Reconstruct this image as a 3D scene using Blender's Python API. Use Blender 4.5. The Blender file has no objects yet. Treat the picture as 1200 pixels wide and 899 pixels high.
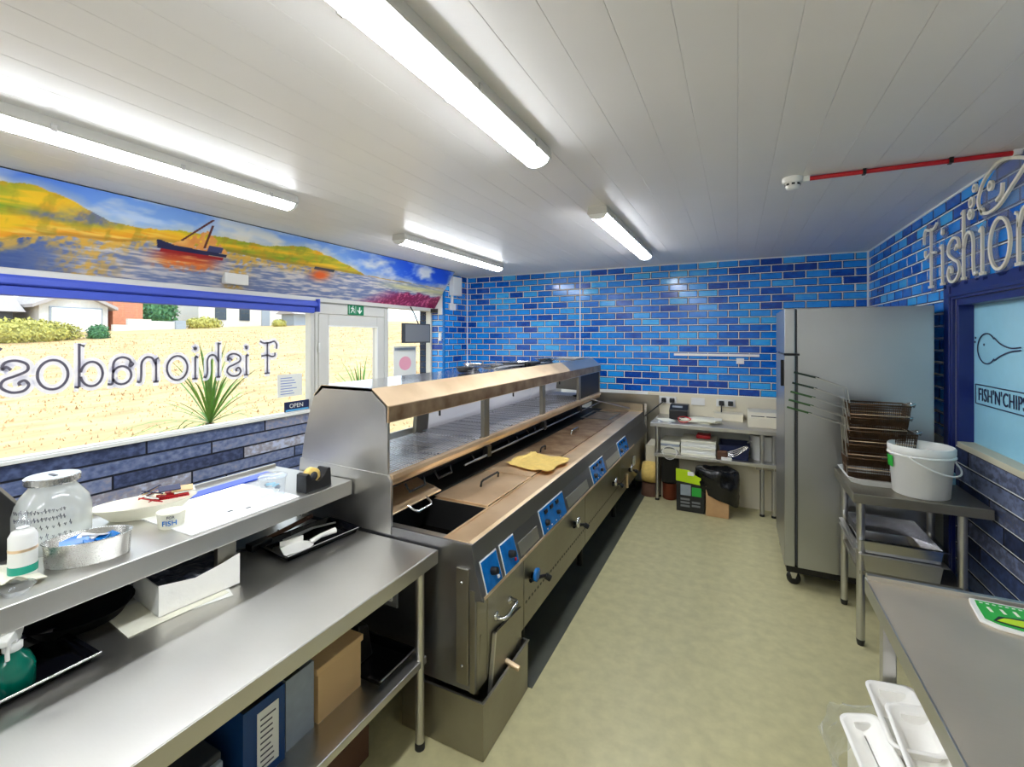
import bpy, bmesh, math, random
import numpy as np
from mathutils import Vector, Matrix
random.seed(7)
sc = bpy.context.scene
COL = sc.collection

# ---------------------------------------------------------------- camera, world, sun, exposure
F_PX = 538.0
YAW = math.atan(264 / 538)
cd = bpy.data.cameras.new('camera'); cam = bpy.data.objects.new('camera', cd); COL.objects.link(cam)
cam.location = (0, 0, 1.8); cam.rotation_euler = (math.pi / 2, 0, YAW)
cd.sensor_fit = 'HORIZONTAL'; cd.sensor_width = 36; cd.lens = 36 * F_PX / 1200
cd.shift_y = -53.5 / 1200; cd.clip_start = 0.02; cd.clip_end = 300
sc.camera = cam
vs = sc.view_settings
vs.view_transform = 'Standard'; vs.look = 'None'; vs.gamma = 1; vs.use_curve_mapping = False
vs.exposure = 0.55
sc.cycles.max_bounces = 14; sc.cycles.diffuse_bounces = 8; sc.cycles.glossy_bounces = 6; sc.cycles.transparent_max_bounces = 16
SKY = 2.0; SUN = 1.35; TUBE = 27.0
w = bpy.data.worlds.new('sky'); sc.world = w; w.use_nodes = True
bg = w.node_tree.nodes['Background']; bg.inputs[0].default_value = (.80, .90, 1, 1); bg.inputs[1].default_value = SKY
sd = bpy.data.lights.new('sun', 'SUN'); sd.energy = SUN; sd.angle = .02; sd.color = (1, .96, .88)
so = bpy.data.objects.new('sun', sd); COL.objects.link(so)
so.rotation_euler = Vector((.62, .12, 1)).to_track_quat('Z', 'Y').to_euler()

# ---------------------------------------------------------------- materials
def _new(name):
    m = bpy.data.materials.new(name); m.use_nodes = True
    nt = m.node_tree; b = nt.nodes['Principled BSDF']
    return m, nt, b
def srgb(c):
    return tuple(((x / 255) / 12.92 if x / 255 <= .04045 else ((x / 255 + .055) / 1.055) ** 2.4) for x in c) + (1,)
def plain(name, rgb, rough=.5, metal=0, noise=0, nscale=20, bump=0, bscale=60, emit=0, alpha=1, spec=.5, stretch=(1, 1, 1), coat=0):
    m, nt, b = _new(name)
    c = srgb(rgb)
    b.inputs['Base Color'].default_value = c
    b.inputs['Roughness'].default_value = rough; b.inputs['Metallic'].default_value = metal
    b.inputs['Specular IOR Level'].default_value = spec
    if coat: b.inputs['Coat Weight'].default_value = coat
    if noise or bump:
        tc = nt.nodes.new('ShaderNodeTexCoord'); mp = nt.nodes.new('ShaderNodeMapping')
        mp.inputs['Scale'].default_value = stretch
        nt.links.new(tc.outputs['Object'], mp.inputs[0])
    if noise:
        n = nt.nodes.new('ShaderNodeTexNoise'); n.inputs['Scale'].default_value = nscale; n.inputs['Detail'].default_value = 6
        nt.links.new(mp.outputs[0], n.inputs['Vector'])
        mr = nt.nodes.new('ShaderNodeMapRange')
        mr.inputs[1].default_value = .3; mr.inputs[2].default_value = .7
        mr.inputs[3].default_value = 1 - noise; mr.inputs[4].default_value = 1 + noise
        nt.links.new(n.outputs[0], mr.inputs[0])
        mx = nt.nodes.new('ShaderNodeMix'); mx.data_type = 'RGBA'; mx.blend_type = 'MULTIPLY'; mx.inputs[0].default_value = 1
        mx.inputs[6].default_value = c
        nt.links.new(mr.outputs[0], mx.inputs[7]); nt.links.new(mx.outputs[2], b.inputs['Base Color'])
    if bump:
        n2 = nt.nodes.new('ShaderNodeTexNoise'); n2.inputs['Scale'].default_value = bscale; n2.inputs['Detail'].default_value = 4
        nt.links.new(mp.outputs[0], n2.inputs['Vector'])
        bp = nt.nodes.new('ShaderNodeBump'); bp.inputs['Strength'].default_value = bump; bp.inputs['Distance'].default_value = .01
        nt.links.new(n2.outputs[0], bp.inputs['Height']); nt.links.new(bp.outputs[0], b.inputs['Normal'])
    if emit:
        b.inputs['Emission Color'].default_value = c; b.inputs['Emission Strength'].default_value = emit
    if alpha < 1: b.inputs['Alpha'].default_value = alpha
    return m
def steel(name, rgb=(190, 190, 192), rough=.3, var=.12, streak=(3, 60, 60), stain=None, scale=3):
    m, nt, b = _new(name)
    b.inputs['Metallic'].default_value = 1
    tc = nt.nodes.new('ShaderNodeTexCoord')
    mp = nt.nodes.new('ShaderNodeMapping'); mp.inputs['Scale'].default_value = streak
    nt.links.new(tc.outputs['Object'], mp.inputs[0])
    n = nt.nodes.new('ShaderNodeTexNoise'); n.inputs['Scale'].default_value = 8; n.inputs['Detail'].default_value = 5
    nt.links.new(mp.outputs[0], n.inputs['Vector'])
    n2 = nt.nodes.new('ShaderNodeTexNoise'); n2.inputs['Scale'].default_value = scale; n2.inputs['Detail'].default_value = 8
    nt.links.new(tc.outputs['Object'], n2.inputs['Vector'])
    ad = nt.nodes.new('ShaderNodeMath'); ad.operation = 'ADD'
    nt.links.new(n.outputs[0], ad.inputs[0]); nt.links.new(n2.outputs[0], ad.inputs[1])
    mr = nt.nodes.new('ShaderNodeMapRange'); mr.inputs[1].default_value = .7; mr.inputs[2].default_value = 1.3
    mr.inputs[3].default_value = rough - var; mr.inputs[4].default_value = rough + var
    nt.links.new(ad.outputs[0], mr.inputs[0]); nt.links.new(mr.outputs[0], b.inputs['Roughness'])
    r = nt.nodes.new('ShaderNodeValToRGB'); c = srgb(rgb); s = srgb(stain) if stain else tuple(x * .90 for x in c[:3]) + (1,)
    r.color_ramp.elements[0].color = s; r.color_ramp.elements[0].position = .25
    r.color_ramp.elements[1].color = c; r.color_ramp.elements[1].position = .75
    nt.links.new(n2.outputs[0], r.inputs[0]); nt.links.new(r.outputs[0], b.inputs['Base Color'])
    bp = nt.nodes.new('ShaderNodeBump'); bp.inputs['Strength'].default_value = .02; bp.inputs['Distance'].default_value = .001
    nt.links.new(n.outputs[0], bp.inputs['Height']); nt.links.new(bp.outputs[0], b.inputs['Normal'])
    return m
def glass(name, tint=(1, 1, 1, 1), rough=0.0, refl=1.0, haze=0.0, hazecol=(1, 1, 1, 1)):
    m, nt, b = _new(name); nt.nodes.remove(b)
    out = nt.nodes['Material Output']
    t = nt.nodes.new('ShaderNodeBsdfTransparent'); t.inputs[0].default_value = tint
    g = nt.nodes.new('ShaderNodeBsdfGlossy'); g.inputs['Roughness'].default_value = rough
    f = nt.nodes.new('ShaderNodeLayerWeight'); f.inputs[0].default_value = .5     # Schlick reflectance, the same from both sides
    pw = nt.nodes.new('ShaderNodeMath'); pw.operation = 'POWER'; pw.inputs[1].default_value = 5; nt.links.new(f.outputs['Facing'], pw.inputs[0])
    mm = nt.nodes.new('ShaderNodeMath'); mm.operation = 'MULTIPLY_ADD'; mm.inputs[1].default_value = .9 * refl; mm.inputs[2].default_value = .04 * refl
    nt.links.new(pw.outputs[0], mm.inputs[0])
    mx = nt.nodes.new('ShaderNodeMixShader'); nt.links.new(mm.outputs[0], mx.inputs[0])
    last = t.outputs[0]
    if haze:
        d = nt.nodes.new('ShaderNodeBsdfDiffuse'); d.inputs[0].default_value = hazecol
        tr = nt.nodes.new('ShaderNodeBsdfTranslucent'); tr.inputs[0].default_value = hazecol
        m0 = nt.nodes.new('ShaderNodeMixShader'); m0.inputs[0].default_value = .5
        nt.links.new(d.outputs[0], m0.inputs[1]); nt.links.new(tr.outputs[0], m0.inputs[2])
        m1 = nt.nodes.new('ShaderNodeMixShader'); m1.inputs[0].default_value = haze
        nt.links.new(t.outputs[0], m1.inputs[1]); nt.links.new(m0.outputs[0], m1.inputs[2]); last = m1.outputs[0]
    nt.links.new(last, mx.inputs[1]); nt.links.new(g.outputs[0], mx.inputs[2])
    nt.links.new(mx.outputs[0], out.inputs[0])
    return m
def random_ramp(name, stops, rough, nscale=(4, 4, 4), nmix=.35, nrange=(.75, 1.2), bump=.1, spec=.5, detail=5):
    """colour picked per piece (object random + island random), mottled by noise"""
    m, nt, b = _new(name)
    oi = nt.nodes.new('ShaderNodeObjectInfo'); ge = nt.nodes.new('ShaderNodeNewGeometry')
    ad = nt.nodes.new('ShaderNodeMath'); ad.operation = 'ADD'
    nt.links.new(oi.outputs['Random'], ad.inputs[0]); nt.links.new(ge.outputs['Random Per Island'], ad.inputs[1])
    fr = nt.nodes.new('ShaderNodeMath'); fr.operation = 'FRACT'; nt.links.new(ad.outputs[0], fr.inputs[0])
    tc = nt.nodes.new('ShaderNodeTexCoord'); mp = nt.nodes.new('ShaderNodeMapping'); mp.inputs['Scale'].default_value = nscale
    cb = nt.nodes.new('ShaderNodeCombineXYZ')
    mu = nt.nodes.new('ShaderNodeMath'); mu.operation = 'MULTIPLY'; mu.inputs[1].default_value = 97
    nt.links.new(fr.outputs[0], mu.inputs[0])
    for i in range(3): nt.links.new(mu.outputs[0], cb.inputs[i])
    nt.links.new(tc.outputs['Object'], mp.inputs[0]); nt.links.new(cb.outputs[0], mp.inputs['Location'])
    n = nt.nodes.new('ShaderNodeTexNoise'); n.inputs['Scale'].default_value = 1; n.inputs['Detail'].default_value = detail
    nt.links.new(mp.outputs[0], n.inputs['Vector'])
    a2 = nt.nodes.new('ShaderNodeMath'); a2.operation = 'MULTIPLY_ADD'; a2.inputs[1].default_value = nmix * 2
    nt.links.new(n.outputs[0], a2.inputs[0]); 
    s2 = nt.nodes.new('ShaderNodeMath'); s2.operation = 'SUBTRACT'; s2.inputs[1].default_value = nmix
    nt.links.new(fr.outputs[0], s2.inputs[0]); nt.links.new(s2.outputs[0], a2.inputs[2])
    r = nt.nodes.new('ShaderNodeValToRGB')
    els = r.color_ramp.elements
    while len(els) < len(stops): els.new(.5)
    for e, (p, c) in zip(els, stops): e.position = p; e.color = srgb(c)
    nt.links.new(a2.outputs[0], r.inputs[0])
    nt.links.new(r.outputs[0], b.inputs['Base Color'])
    b.inputs['Roughness'].default_value = rough; b.inputs['Specular IOR Level'].default_value = spec
    if bump:
        bp = nt.nodes.new('ShaderNodeBump'); bp.inputs['Strength'].default_value = bump; bp.inputs['Distance'].default_value = .004
        nt.links.new(n.outputs[0], bp.inputs['Height']); nt.links.new(bp.outputs[0], b.inputs['Normal'])
    return m

M = {}
M['white'] = plain('white_plastic', (232, 232, 228), .4)
M['upvc'] = plain('upvc_frame', (205, 203, 196), .35)
M['dirty_glass'] = glass('dirty_glass', (.95, .95, .97, 1), .15, .8, .7, (.92, .91, .94, 1))
M['white_paint'] = plain('white_paint', (226, 226, 224), .55)
M['ceiling'] = plain('ceiling_board', (226, 223, 221), .32, noise=.02, nscale=2)
M['floor'] = plain('vinyl_floor', (190, 183, 140), .42, noise=.10, nscale=14, bump=.06, bscale=160)
M['board'] = plain('cream_board', (222, 214, 190), .45, noise=.04, nscale=5)
M['grout'] = plain('grout', (240, 242, 238), .6)
M['tile'] = random_ramp('blue_tile', [(0, (5, 62, 158)), (.2, (8, 98, 200)), (.5, (20, 134, 228)), (.85, (40, 156, 240)), (1, (60, 174, 236))], .16, (14, 14, 30), .26, bump=.05, spec=.5)
M['tile_edge'] = plain('blue_tile_edge', (6, 36, 96), .2, noise=.3, nscale=8)
M['plank'] = random_ramp('grey_blue_plank', [(0, (44, 54, 88)), (.35, (88, 102, 142)), (.6, (128, 138, 172)), (.8, (156, 150, 160)), (1, (190, 198, 224))], .5, (24, 2.4, 30), .5, bump=.25, detail=9)
M['plank_dark'] = random_ramp('dark_blue_plank', [(0, (20, 28, 54)), (.35, (46, 60, 98)), (.6, (66, 84, 132)), (.8, (76, 80, 100)), (1, (112, 124, 158))], .5, (24, 2.4, 30), .5, bump=.25, detail=9)
M['plank_edge'] = plain('plank_groove', (18, 22, 40), .7)
M['blue_frame'] = plain('navy_frame_paint', (20, 34, 108), .3, noise=.05)
M['blue_blind'] = plain('blue_blind_housing', (62, 84, 190), .4)
M['steel'] = steel('stainless_steel', (206, 204, 200), .36, .06)
M['steel_bench'] = steel('worn_bench_steel', (214, 212, 206), .38, .05, (3, 40, 40))
M['steel_shiny'] = steel('shiny_steel', (216, 216, 220), .12, .06)
M['steel_dark'] = steel('dull_steel', (168, 164, 152), .42, .06, (40, 3, 40), stain=(146, 140, 126))
M['steel_tan'] = steel('heat_and_reflection_tinted_steel', (252, 228, 196), .5, .06, stain=(226, 196, 156), scale=4)  # heat tint on the lids; on the canopy a warm reflection in the colour
M['steel_fridge'] = steel('fridge_steel', (186, 188, 190), .34, .04, (60, 60, 2))
M['chrome'] = plain('chrome', (215, 215, 215), .12, 1)
M['steel_stained'] = steel('brown_stained_steel', (206, 180, 146), .5, .08, stain=(140, 104, 74), scale=9)
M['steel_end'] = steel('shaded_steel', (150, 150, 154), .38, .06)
M['satin'] = plain('pale_lit_steel', (226, 226, 232), .35, .3, noise=.06, nscale=12)  # pale colour stands for lit interior reflected in the steel floor
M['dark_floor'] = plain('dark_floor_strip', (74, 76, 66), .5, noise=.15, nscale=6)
M['iron'] = plain('black_iron', (24, 23, 22), .45, .3)
M['matt_black'] = plain('matt_black_surface', (14, 13, 13), .7)  # near-black finish for the recess, rear hob band and fryer pan
M['oil'] = plain('dark_oil', (12, 9, 7), .08)
M['black'] = plain('black_plastic', (22, 22, 25), .35)
M['black_gloss'] = plain('black_gloss', (14, 14, 18), .1)
M['bag'] = plain('black_bin_bag', (16, 16, 18), .22, bump=.8, bscale=18)
M['brown_wire'] = plain('browned_wire', (88, 66, 46), .4, .7, noise=.3, nscale=30)
M['grey_plastic'] = plain('grey_plastic', (120, 122, 126), .5)
M['dark_grey'] = plain('dark_grey', (58, 60, 64), .5)
M['cardboard'] = plain('cardboard', (196, 156, 110), .8, noise=.06)
M['brown_box'] = plain('brown_carton', (92, 62, 44), .8, noise=.1)
M['cream_box'] = plain('cream_tub', (214, 178, 128), .5)
M['blue_card'] = plain('blue_card', (10, 62, 120), .5)
M['grey_card'] = plain('grey_card', (150, 160, 172), .6, noise=.08)
M['paper'] = plain('white_paper', (236, 236, 230), .7)
M['cream_paper'] = plain('cream_paper', (232, 230, 212), .8, noise=.03)
M['cloth'] = plain('yellow_cloth', (240, 206, 118), .85, noise=.08, nscale=40, bump=.4, bscale=70)
M['red'] = plain('red_paint', (188, 24, 34), .35)
M['green'] = plain('exit_green', (0, 122, 74), .4)
M['teal'] = plain('teal_liquid', (0, 96, 78), .15)
M['teal_label'] = plain('teal_label', (0, 150, 128), .4)
M['lime'] = plain('lime_print', (190, 224, 20), .4)
M['grass_green'] = plain('green_print', (44, 172, 62), .4)
M['ctrl_blue'] = plain('blue_control_plate', (8, 108, 186), .25, noise=.2, nscale=25)
M['ink'] = plain('dark_ink', (70, 68, 82), .5)
M['window_ink'] = plain('grey_window_vinyl', (96, 92, 106), .5)
M['navy_ink'] = plain('navy_ink', (16, 30, 74), .5)
M['pale_blue'] = plain('pale_blue_panel', (156, 216, 242), .22, noise=.02)
M['cream_sill'] = plain('cream_sill', (206, 200, 176), .45)
M['glass'] = glass('window_glass', (.97, .985, .98, 1), 0, .9)
M['clear'] = glass('clear_plastic', (.93, .95, .97, 1), .08, 1, .12)
M['jar_glass'] = glass('jar_glass', (.92, .94, .92, 1), .03, .8, .5, (.88, .9, .86, 1))
M['wrap'] = glass('plastic_wrap', (.96, .97, .95, 1), .25, .8, .25, (.9, .92, .88, 1))
M['halo'] = glass('frosted_outline', (.95, .96, .98, 1), .2, .6, .6, (.86, .86, .92, 1))
M['acrylic'] = glass('clear_acrylic', (.90, .92, .95, 1), .1, .5, .22, (.6, .66, .8, 1))
M['letter_white'] = plain('cream_letter', (234, 230, 212), .35)
M['trim_white'] = plain('white_trim', (228, 232, 234), .3)
M['foam'] = plain('white_foam', (246, 244, 238), .6, bump=.2, bscale=30)
M['tin'] = steel('tin', (206, 206, 204), .25, .08)
M['lampmat'] = None
def emission(name, rgb, s):
    m, nt, b = _new(name)
    b.inputs['Base Color'].default_value = srgb(rgb); b.inputs['Emission Color'].default_value = srgb(rgb); b.inputs['Emission Strength'].default_value = s
    return m
M['tube'] = emission('lit_diffuser', (244, 249, 255), TUBE)
M['grass'] = plain('dry_grass', (196, 166, 120), .95, noise=.30, nscale=2.2, bump=1, bscale=25, stretch=(1.6, .45, 1))
M['leaf'] = plain('green_leaf', (88, 140, 40), .5, noise=.2, nscale=8)
M['hedge'] = plain('hedge_leaf', (176, 172, 88), .7, noise=.4, nscale=9)
M['bush'] = plain('bush_leaf', (74, 124, 78), .7, noise=.4, nscale=6)
M['bark'] = plain('bark', (120, 92, 66), .9, noise=.2)
M['render'] = plain('white_render', (206, 204, 200), .8)
M['roof'] = plain('grey_roof', (170, 164, 164), .8)
M['brick'] = plain('red_brick', (206, 140, 110), .85, noise=.1, nscale=10)
M['darkwin'] = plain('dark_window', (60, 70, 80), .2)

# ---------------------------------------------------------------- mesh helpers
BASE = {}
class MB:
    def __init__(s): s.v = []; s.f = []; s.m = []; s.sm = []
    def add(s, vs, fs, m=0, smooth=False):
        o = len(s.v); s.v += [tuple(v) for v in vs]
        for f in fs: s.f.append(tuple(i + o for i in f)); s.m.append(m); s.sm.append(smooth)
        return s
    def box(s, x0, y0, z0, x1, y1, z1, m=0):
        if x0 > x1: x0, x1 = x1, x0
        if y0 > y1: y0, y1 = y1, y0
        if z0 > z1: z0, z1 = z1, z0
        return s.add([(x0, y0, z0), (x1, y0, z0), (x1, y1, z0), (x0, y1, z0), (x0, y0, z1), (x1, y0, z1), (x1, y1, z1), (x0, y1, z1)],
              [(0, 3, 2, 1), (4, 5, 6, 7), (0, 1, 5, 4), (1, 2, 6, 5), (2, 3, 7, 6), (3, 0, 4, 7)], m)
    def xbox(s, mat, x0, y0, z0, x1, y1, z1, m=0):
        t = MB().box(x0, y0, z0, x1, y1, z1); return s.add([mat @ Vector(v) for v in t.v], t.f, m)
    def prism(s, poly, axis, a, b, m=0):
        """poly: 2D points; axis 'y': poly in (x,z) ; 'x': (y,z); 'z': (x,y)"""
        def P(p, t): return (p[0], t, p[1]) if axis == 'y' else ((t, p[0], p[1]) if axis == 'x' else (p[0], p[1], t))
        n = len(poly); vs = [P(p, a) for p in poly] + [P(p, b) for p in poly]
        fs = [tuple(range(n)), tuple(range(2 * n - 1, n - 1, -1))] + [(i, i + n, (i + 1) % n + n, (i + 1) % n) for i in range(n)]
        return s.add(vs, fs, m)
    def shell(s, poly, axis, a, b, t, m=0):
        """open folded sheet through poly, thickness t (offset to one side)"""
        out = []
        n = len(poly)
        for i, p in enumerate(poly):
            d0 = Vector(poly[i]) - Vector(poly[i - 1]) if i else Vector(poly[1]) - Vector(poly[0])
            d1 = Vector(poly[i + 1]) - Vector(poly[i]) if i < n - 1 else d0
            nn = (Vector((-d0.y, d0.x)).normalized() + Vector((-d1.y, d1.x)).normalized()).normalized()
            out.append((p[0] + nn.x * t, p[1] + nn.y * t))
        for i in range(n - 1):
            s.prism([poly[i], poly[i + 1], out[i + 1], out[i]], axis, a, b, m)
        return s
    def tube(s, pts, r, n=8, m=0, caps=True, closed=False):
        pts = [Vector(p) for p in pts]; k = len(pts)
        rs = r if isinstance(r, (list, tuple)) else [r] * k
        vs = []; fs = []
        up = None
        for i, p in enumerate(pts):
            a = pts[i - 1] if (i or closed) else p; b = pts[(i + 1) % k] if (i < k - 1 or closed) else p
            d = (b - a).normalized()
            if up is None: up = Vector((0, 0, 1)) if abs(d.z) < .9 else Vector((1, 0, 0))
            x = d.cross(up).normalized(); y = x.cross(d).normalized(); up = y
            for j in range(n):
                t = 2 * math.pi * j / n; vs.append(p + (x * math.cos(t) + y * math.sin(t)) * rs[i])
        for i in range(k if closed else k - 1):
            for j in range(n):
                a = i * n + j; b = i * n + (j + 1) % n; i2 = (i + 1) % k
                fs.append((a, b, i2 * n + (j + 1) % n, i2 * n + j))
        s.add(vs, fs, m, n > 5)
        if caps and not closed:
            s.add([vs[i] for i in range(n)], [tuple(range(n))], m); s.add([vs[-n + i] for i in range(n)], [tuple(range(n - 1, -1, -1))], m)
        return s
    def lathe(s, prof, c, n=24, m=0, sx=1, sy=1, axis='z', smooth=True):
        vs = []; fs = []
        for (r, z) in prof:
            for j in range(n):
                t = 2 * math.pi * j / n; a, b = r * math.cos(t) * sx, r * math.sin(t) * sy
                if axis == 'z': vs.append((c[0] + a, c[1] + b, c[2] + z))
                elif axis == 'x': vs.append((c[0] + z, c[1] + a, c[2] + b))
                else: vs.append((c[0] + a, c[1] + z, c[2] + b))
        for i in range(len(prof) - 1):
            for j in range(n):
                fs.append((i * n + j, i * n + (j + 1) % n, (i + 1) * n + (j + 1) % n, (i + 1) * n + j))
        s.add(vs, fs, m, smooth)
        if prof[0][0] > 1e-4: s.add(vs[:n], [tuple(range(n))], m)
        if prof[-1][0] > 1e-4: s.add(vs[-n:], [tuple(range(n))], m)
        return s
    def grid(s, fn, nu, nv, m=0, smooth=True, thick=0):
        vs = [fn(i / nu, j / nv) for j in range(nv + 1) for i in range(nu + 1)]
        fs = [(j * (nu + 1) + i, j * (nu + 1) + i + 1, (j + 1) * (nu + 1) + i + 1, (j + 1) * (nu + 1) + i) for j in range(nv) for i in range(nu)]
        s.add(vs, fs, m, smooth)
        if thick: s.add([(v[0], v[1], v[2] - thick) for v in vs], [f[::-1] for f in fs], m, smooth)
        return s
    def tray(s, x0, y0, z0, x1, y1, z1, t=.004, flare=.0, lip=0, m=0):
        """open box with walls; flare widens the top, lip adds an outward rim"""
        def ring(e, z): return [(x0 - e, y0 - e, z), (x1 + e, y0 - e, z), (x1 + e, y1 + e, z), (x0 - e, y1 + e, z)]
        rings = [ring(0, z0), ring(flare, z1)]
        if lip: rings += [ring(flare + lip, z1), ring(flare + lip, z1 + t)]
        rings += [ring(flare - t, z1 + (t if lip else 0)), ring(-t, z0 + t)]
        vs = [p for r in rings for p in r]; k = len(rings)
        fs = [(3, 2, 1, 0), tuple(range(4 * k - 4, 4 * k))]
        for i in range(k - 1):
            for j in range(4): fs.append((i * 4 + j, i * 4 + (j + 1) % 4, i * 4 + 4 + (j + 1) % 4, i * 4 + 4 + j))
        return s.add(vs, fs, m)
    def build(s, name, mats, parent=None, base=None, bevel=0, local=False, kind=None):
        me = bpy.data.meshes.new(name)
        b = (0, 0, 0) if local else (BASE[parent.name] if parent is not None else (base or (0, 0, 0)))
        me.from_pydata([(v[0] - b[0], v[1] - b[1], v[2] - b[2]) for v in s.v], [], s.f)
        if not isinstance(mats, (list, tuple)): mats = [mats]
        for mm in mats: me.materials.append(M[mm] if isinstance(mm, str) else mm)
        me.polygons.foreach_set('material_index', s.m); me.polygons.foreach_set('use_smooth', s.sm)
        bm = bmesh.new(); bm.from_mesh(me)
        bmesh.ops.recalc_face_normals(bm, faces=bm.faces); bm.to_mesh(me); bm.free()
        o = bpy.data.objects.new(name, me); COL.objects.link(o)
        if parent is not None: o.parent = parent; BASE[o.name] = BASE[parent.name]
        else: o.location = b; BASE[o.name] = b
        if bevel:
            md = o.modifiers.new('bevel', 'BEVEL'); md.width = bevel; md.segments = 2; md.limit_method = 'ANGLE'; md.angle_limit = .7
        if kind: o['kind'] = kind
        return o
def thing(name, loc, label, cat, group=None, rz=0, local=False):
    o = bpy.data.objects.new(name, None); COL.objects.link(o); o.location = loc; o.rotation_euler.z = rz
    o.empty_display_size = .1
    BASE[o.name] = (0, 0, 0) if local else tuple(loc)
    o['label'] = label; o['category'] = cat
    if group: o['group'] = group
    return o
def tag(o, label, cat, group=None):
    o['label'] = label; o['category'] = cat
    if group: o['group'] = group
    return o
def struct(o): o['kind'] = 'structure'; return o
def kids(o): return [c for c in COL.objects if c.parent == o]
def dup(o, loc=None, label=None, rz=None, parent=None):
    c = o.copy(); COL.objects.link(c); c.parent = parent
    for ch in kids(o): dup(ch, parent=c)
    if loc is not None: c.location = loc
    if rz is not None: c.rotation_euler.z = rz
    if label: c['label'] = label
    return c
def text_mesh(txt, size, fn, name, mat, parent=None, depth=.001, base=None, spacing=1, align='LEFT', xs=1):
    """lettering made as flat extruded mesh; fn maps local (x,y,d) to world"""
    cu = bpy.data.curves.new('lettering', 'FONT'); cu.body = txt; cu.size = size; cu.extrude = depth; cu.space_character = spacing
    cu.align_x = align; cu.resolution_u = 3
    t = bpy.data.objects.new('lettering', cu); COL.objects.link(t)
    dg = bpy.context.evaluated_depsgraph_get(); me = bpy.data.meshes.new_from_object(t.evaluated_get(dg))
    bpy.data.objects.remove(t)
    mb = MB(); mb.add([fn(v.co.x * xs, v.co.y, v.co.z) for v in me.vertices], [tuple(p.vertices) for p in me.polygons])
    return mb.build(name, mat, parent, base)
def catmull(pts, n=6):
    P = [Vector(p) for p in pts]; out = []
    for i in range(len(P) - 1):
        a = P[i - 1] if i else P[0] * 2 - P[1]; b = P[i]; c = P[i + 1]; d = P[i + 2] if i + 2 < len(P) else P[-1] * 2 - P[-2]
        for k in range(n):
            t = k / n
            out.append(.5 * ((2 * b) + (c - a) * t + (2 * a - 5 * b + 4 * c - d) * t * t + (3 * b - a - 3 * c + d) * t ** 3))
    return out + [P[-1]]
def ribbon(mb, pts, wd, fn, d0, d1, m=0):
    pts = [Vector(p) for p in pts]; L = []; R = []
    for i, p in enumerate(pts):
        a = pts[max(0, i - 1)]; b = pts[min(len(pts) - 1, i + 1)]; d = (b - a).normalized(); n = Vector((-d.y, d.x)) * wd / 2
        L.append(p + n); R.append(p - n)
    k = len(pts); vs = [fn(q.x, q.y, z) for z in (d0, d1) for q in L + R]
    fs = []
    for i in range(k - 1):
        fs += [(i, i + 1, k + i + 1, k + i), (2 * k + i, 3 * k + i, 3 * k + i + 1, 2 * k + i + 1), (i, 2 * k + i, 2 * k + i + 1, i + 1), (k + i, k + i + 1, 3 * k + i + 1, 3 * k + i)]
    fs += [(0, k, 3 * k, 2 * k), (k - 1, 3 * k - 1, 4 * k - 1, 2 * k - 1)]
    mb.add(vs, fs, m)
def ell(cx, cy, rx, ry, a0, a1, n=18):
    return [(cx + rx * math.cos(math.radians(a0 + (a1 - a0) * i / n)), cy + ry * math.sin(math.radians(a0 + (a1 - a0) * i / n))) for i in range(n + 1)]
GL = {   # unit x-height curly serif glyphs: (width, strokes)
 'F': (.95, [[(.55, 0), (.55, 1.55)], catmull([(.02, 1.2), (.0, 1.42), (.14, 1.58), (.4, 1.52), (.75, 1.5), (.98, 1.6)]), catmull([(.1, 1.02), (.12, .86), (.3, .82), (.55, .9), (.9, .86)]), [(.4, .0), (.7, .0)]]),
 'i': (.3, [[(.15, 0), (.15, .95)], [(.02, .9), (.15, .97)], [(.05, 0), (.28, 0)], ell(.15, 1.3, .035, .05, 0, 360, 8)]),
 's': (.8, [catmull([(.5, .72), (.62, .82), (.72, .74), (.66, .95), (.4, 1.02), (.12, .9), (.1, .68), (.4, .52), (.68, .4), (.74, .18), (.5, 0), (.2, .02), (.06, .2), (.16, .36), (.3, .3), (.28, .2)])]),
 'h': (.85, [[(.15, 0), (.15, 1.55), (.04, 1.48)], catmull([(.15, .68), (.3, .95), (.52, .98), (.66, .78), (.66, .3), (.72, .04), (.84, .06)]), [(.05, 0), (.26, 0)]]),
 'o': (1.0, [ell(.5, .5, .42, .5, 0, 360, 28)]),
 'n': (.9, [[(.15, 0), (.15, .9), (.04, .96)], catmull([(.15, .68), (.3, .95), (.52, .98), (.68, .78), (.7, .3), (.74, .04), (.86, .06)]), [(.05, 0), (.26, 0)]]),
 'a': (.9, [ell(.4, .34, .32, .34, 20, 340, 20), catmull([(.1, .84), (.02, .74), (.14, .66), (.12, .9), (.4, 1.02), (.66, .86), (.7, .4), (.72, .05), (.88, .04)])]),
 'd': (1.0, [ell(.4, .45, .34, .44, 10, 350, 24), [(.78, 0), (.78, 1.55), (.62, 1.45)], [(.78, 0), (.92, .02)]]),
}

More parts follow.
